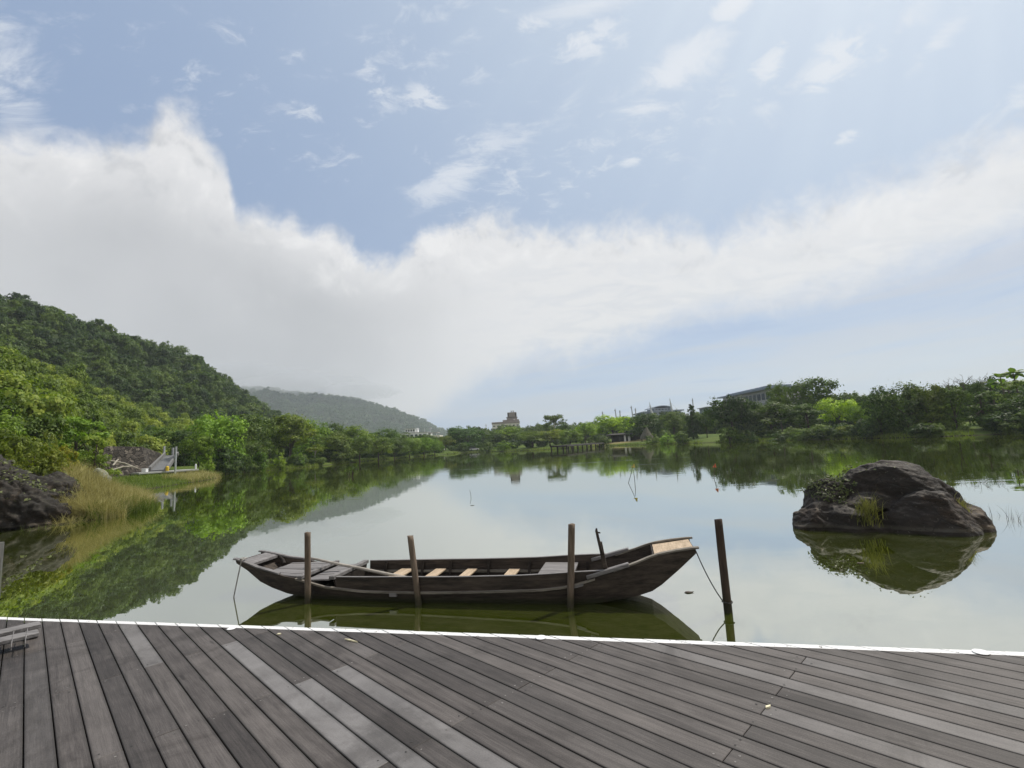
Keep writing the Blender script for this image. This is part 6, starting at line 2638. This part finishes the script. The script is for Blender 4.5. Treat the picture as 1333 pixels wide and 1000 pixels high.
    hzcol = b.mix(b.math('MULTIPLY', under, vm), hzcol, (0.520, 0.565, 0.680))
    hzcol = b.mix(b.math('MULTIPLY', b.math('MULTIPLY', under, b.maprange(ln, 0.44, 0.32)), 0.8), hzcol, (0.34, 0.465, 0.715))
    b.link(hzcol, bg_hz.inputs[0])
    bg_cl = b.n('ShaderNodeBackground')
    b.link(c_cloud, bg_cl.inputs[0])
    bg_th = b.n('ShaderNodeBackground')
    bg_th.inputs[0].default_value = (0.80, 0.83, 0.88, 1)

    def mixs(f, s1, s2):
        nd = b.n('ShaderNodeMixShader')
        b.put(nd.inputs[0], f)
        b.link(s1, nd.inputs[1])
        b.link(s2, nd.inputs[2])
        return nd.outputs[0]
    s = mixs(0.80, bg_sky.outputs[0], bg_hz.outputs[0])
    s = mixs(thin, s, bg_th.outputs[0])
    bg_fill = b.n('ShaderNodeBackground')
    bg_fill.inputs[0].default_value = (0.84, 0.81, 0.77, 1)
    s = mixs(bank, s, bg_cl.outputs[0])
    s = mixs(back, s, bg_fill.outputs[0])
    b.link(s, out.inputs[0])
    w.cycles.sampling_method = 'MANUAL'
    w.cycles.sample_map_resolution = 1024


build_sky()
sun = bpy.data.lights.new('sun', 'SUN')
sun.energy = 4.6
sun.angle = R(1.5)
sun.color = (1.0, 0.93, 0.82)
so = bpy.data.objects.new('sun', sun)
COL.objects.link(so)
so.rotation_euler = (-SUND).to_track_quat('-Z', 'Y').to_euler()
so.location = SUND * 200

USE_HAZE = True
if USE_HAZE:
    b = MB()
    b.hexa([(-2900, -300, -2.2), (2900, -300, -2.2), (2900, 3300, -2.2), (-2900, 3300, -2.2), (-2900, -300, 420), (2900, -300, 420), (2900, 3300, 420), (-2900, 3300, 420)])
    m, nt, out = mat('thin haze')
    pv = nt.nodes.new('ShaderNodeVolumePrincipled')
    pv.inputs['Color'].default_value = (0.82, 0.89, 0.97, 1)
    pv.inputs['Density'].default_value = 0.00017
    pv.inputs['Anisotropy'].default_value = 0.2
    nt.links.new(pv.outputs[0], out.inputs['Volume'])
    o = b.build('haze', m)
    tag(o, 'thin pale haze over the lake and the distant mountain', 'haze', None, 'stuff')



def mist_bank():
    m, nt, out = mat('low cloud')
    pv = nt.nodes.new('ShaderNodeVolumePrincipled')
    pv.inputs['Color'].default_value = (0.70, 0.72, 0.76, 1)
    pv.inputs['Density'].default_value = 0.0034
    pv.inputs['Anisotropy'].default_value = 0.3
    nt.links.new(pv.outputs[0], out.inputs['Volume'])
    bm = bmesh.new()
    for (px, y, D, rx, ry, rz) in ((325, 499, 2080, 340, 260, 80), (400, 503, 2140, 260, 230, 56), (465, 511, 2180, 190, 180, 34)):
        ret = bmesh.ops.create_icosphere(bm, subdivisions=4, radius=1)
        c0 = spot(px, D, y)
        for vv in ret['verts']:
            p = vv.co * (1 + .25 * fbm(vv.co * 1.8 + Vector((px, 0, 0)), 3))
            vv.co = c0 + Vector((p.x * rx, p.y * ry, p.z * rz))
    me = bpy.data.meshes.new('mist')
    bm.to_mesh(me)
    bm.free()
    o = link_mesh('mist', me, m)
    tag(o, 'low white cloud hanging over the top of the distant mountain', 'mist', None, 'stuff')


mist_bank()
S.view_settings.view_transform = 'Standard'
S.view_settings.look = 'None'
S.view_settings.exposure = 0.0
S.view_settings.gamma = 1.0
S.render.engine = 'CYCLES'
c = S.cycles
c.max_bounces = 5
c.diffuse_bounces = 2
c.glossy_bounces = 2
c.transmission_bounces = 4
c.transparent_max_bounces = 4
c.volume_bounces = 1
c.use_denoising = True
c.caustics_reflective = False
c.caustics_refractive = False
c.sample_clamp_indirect = 6.0
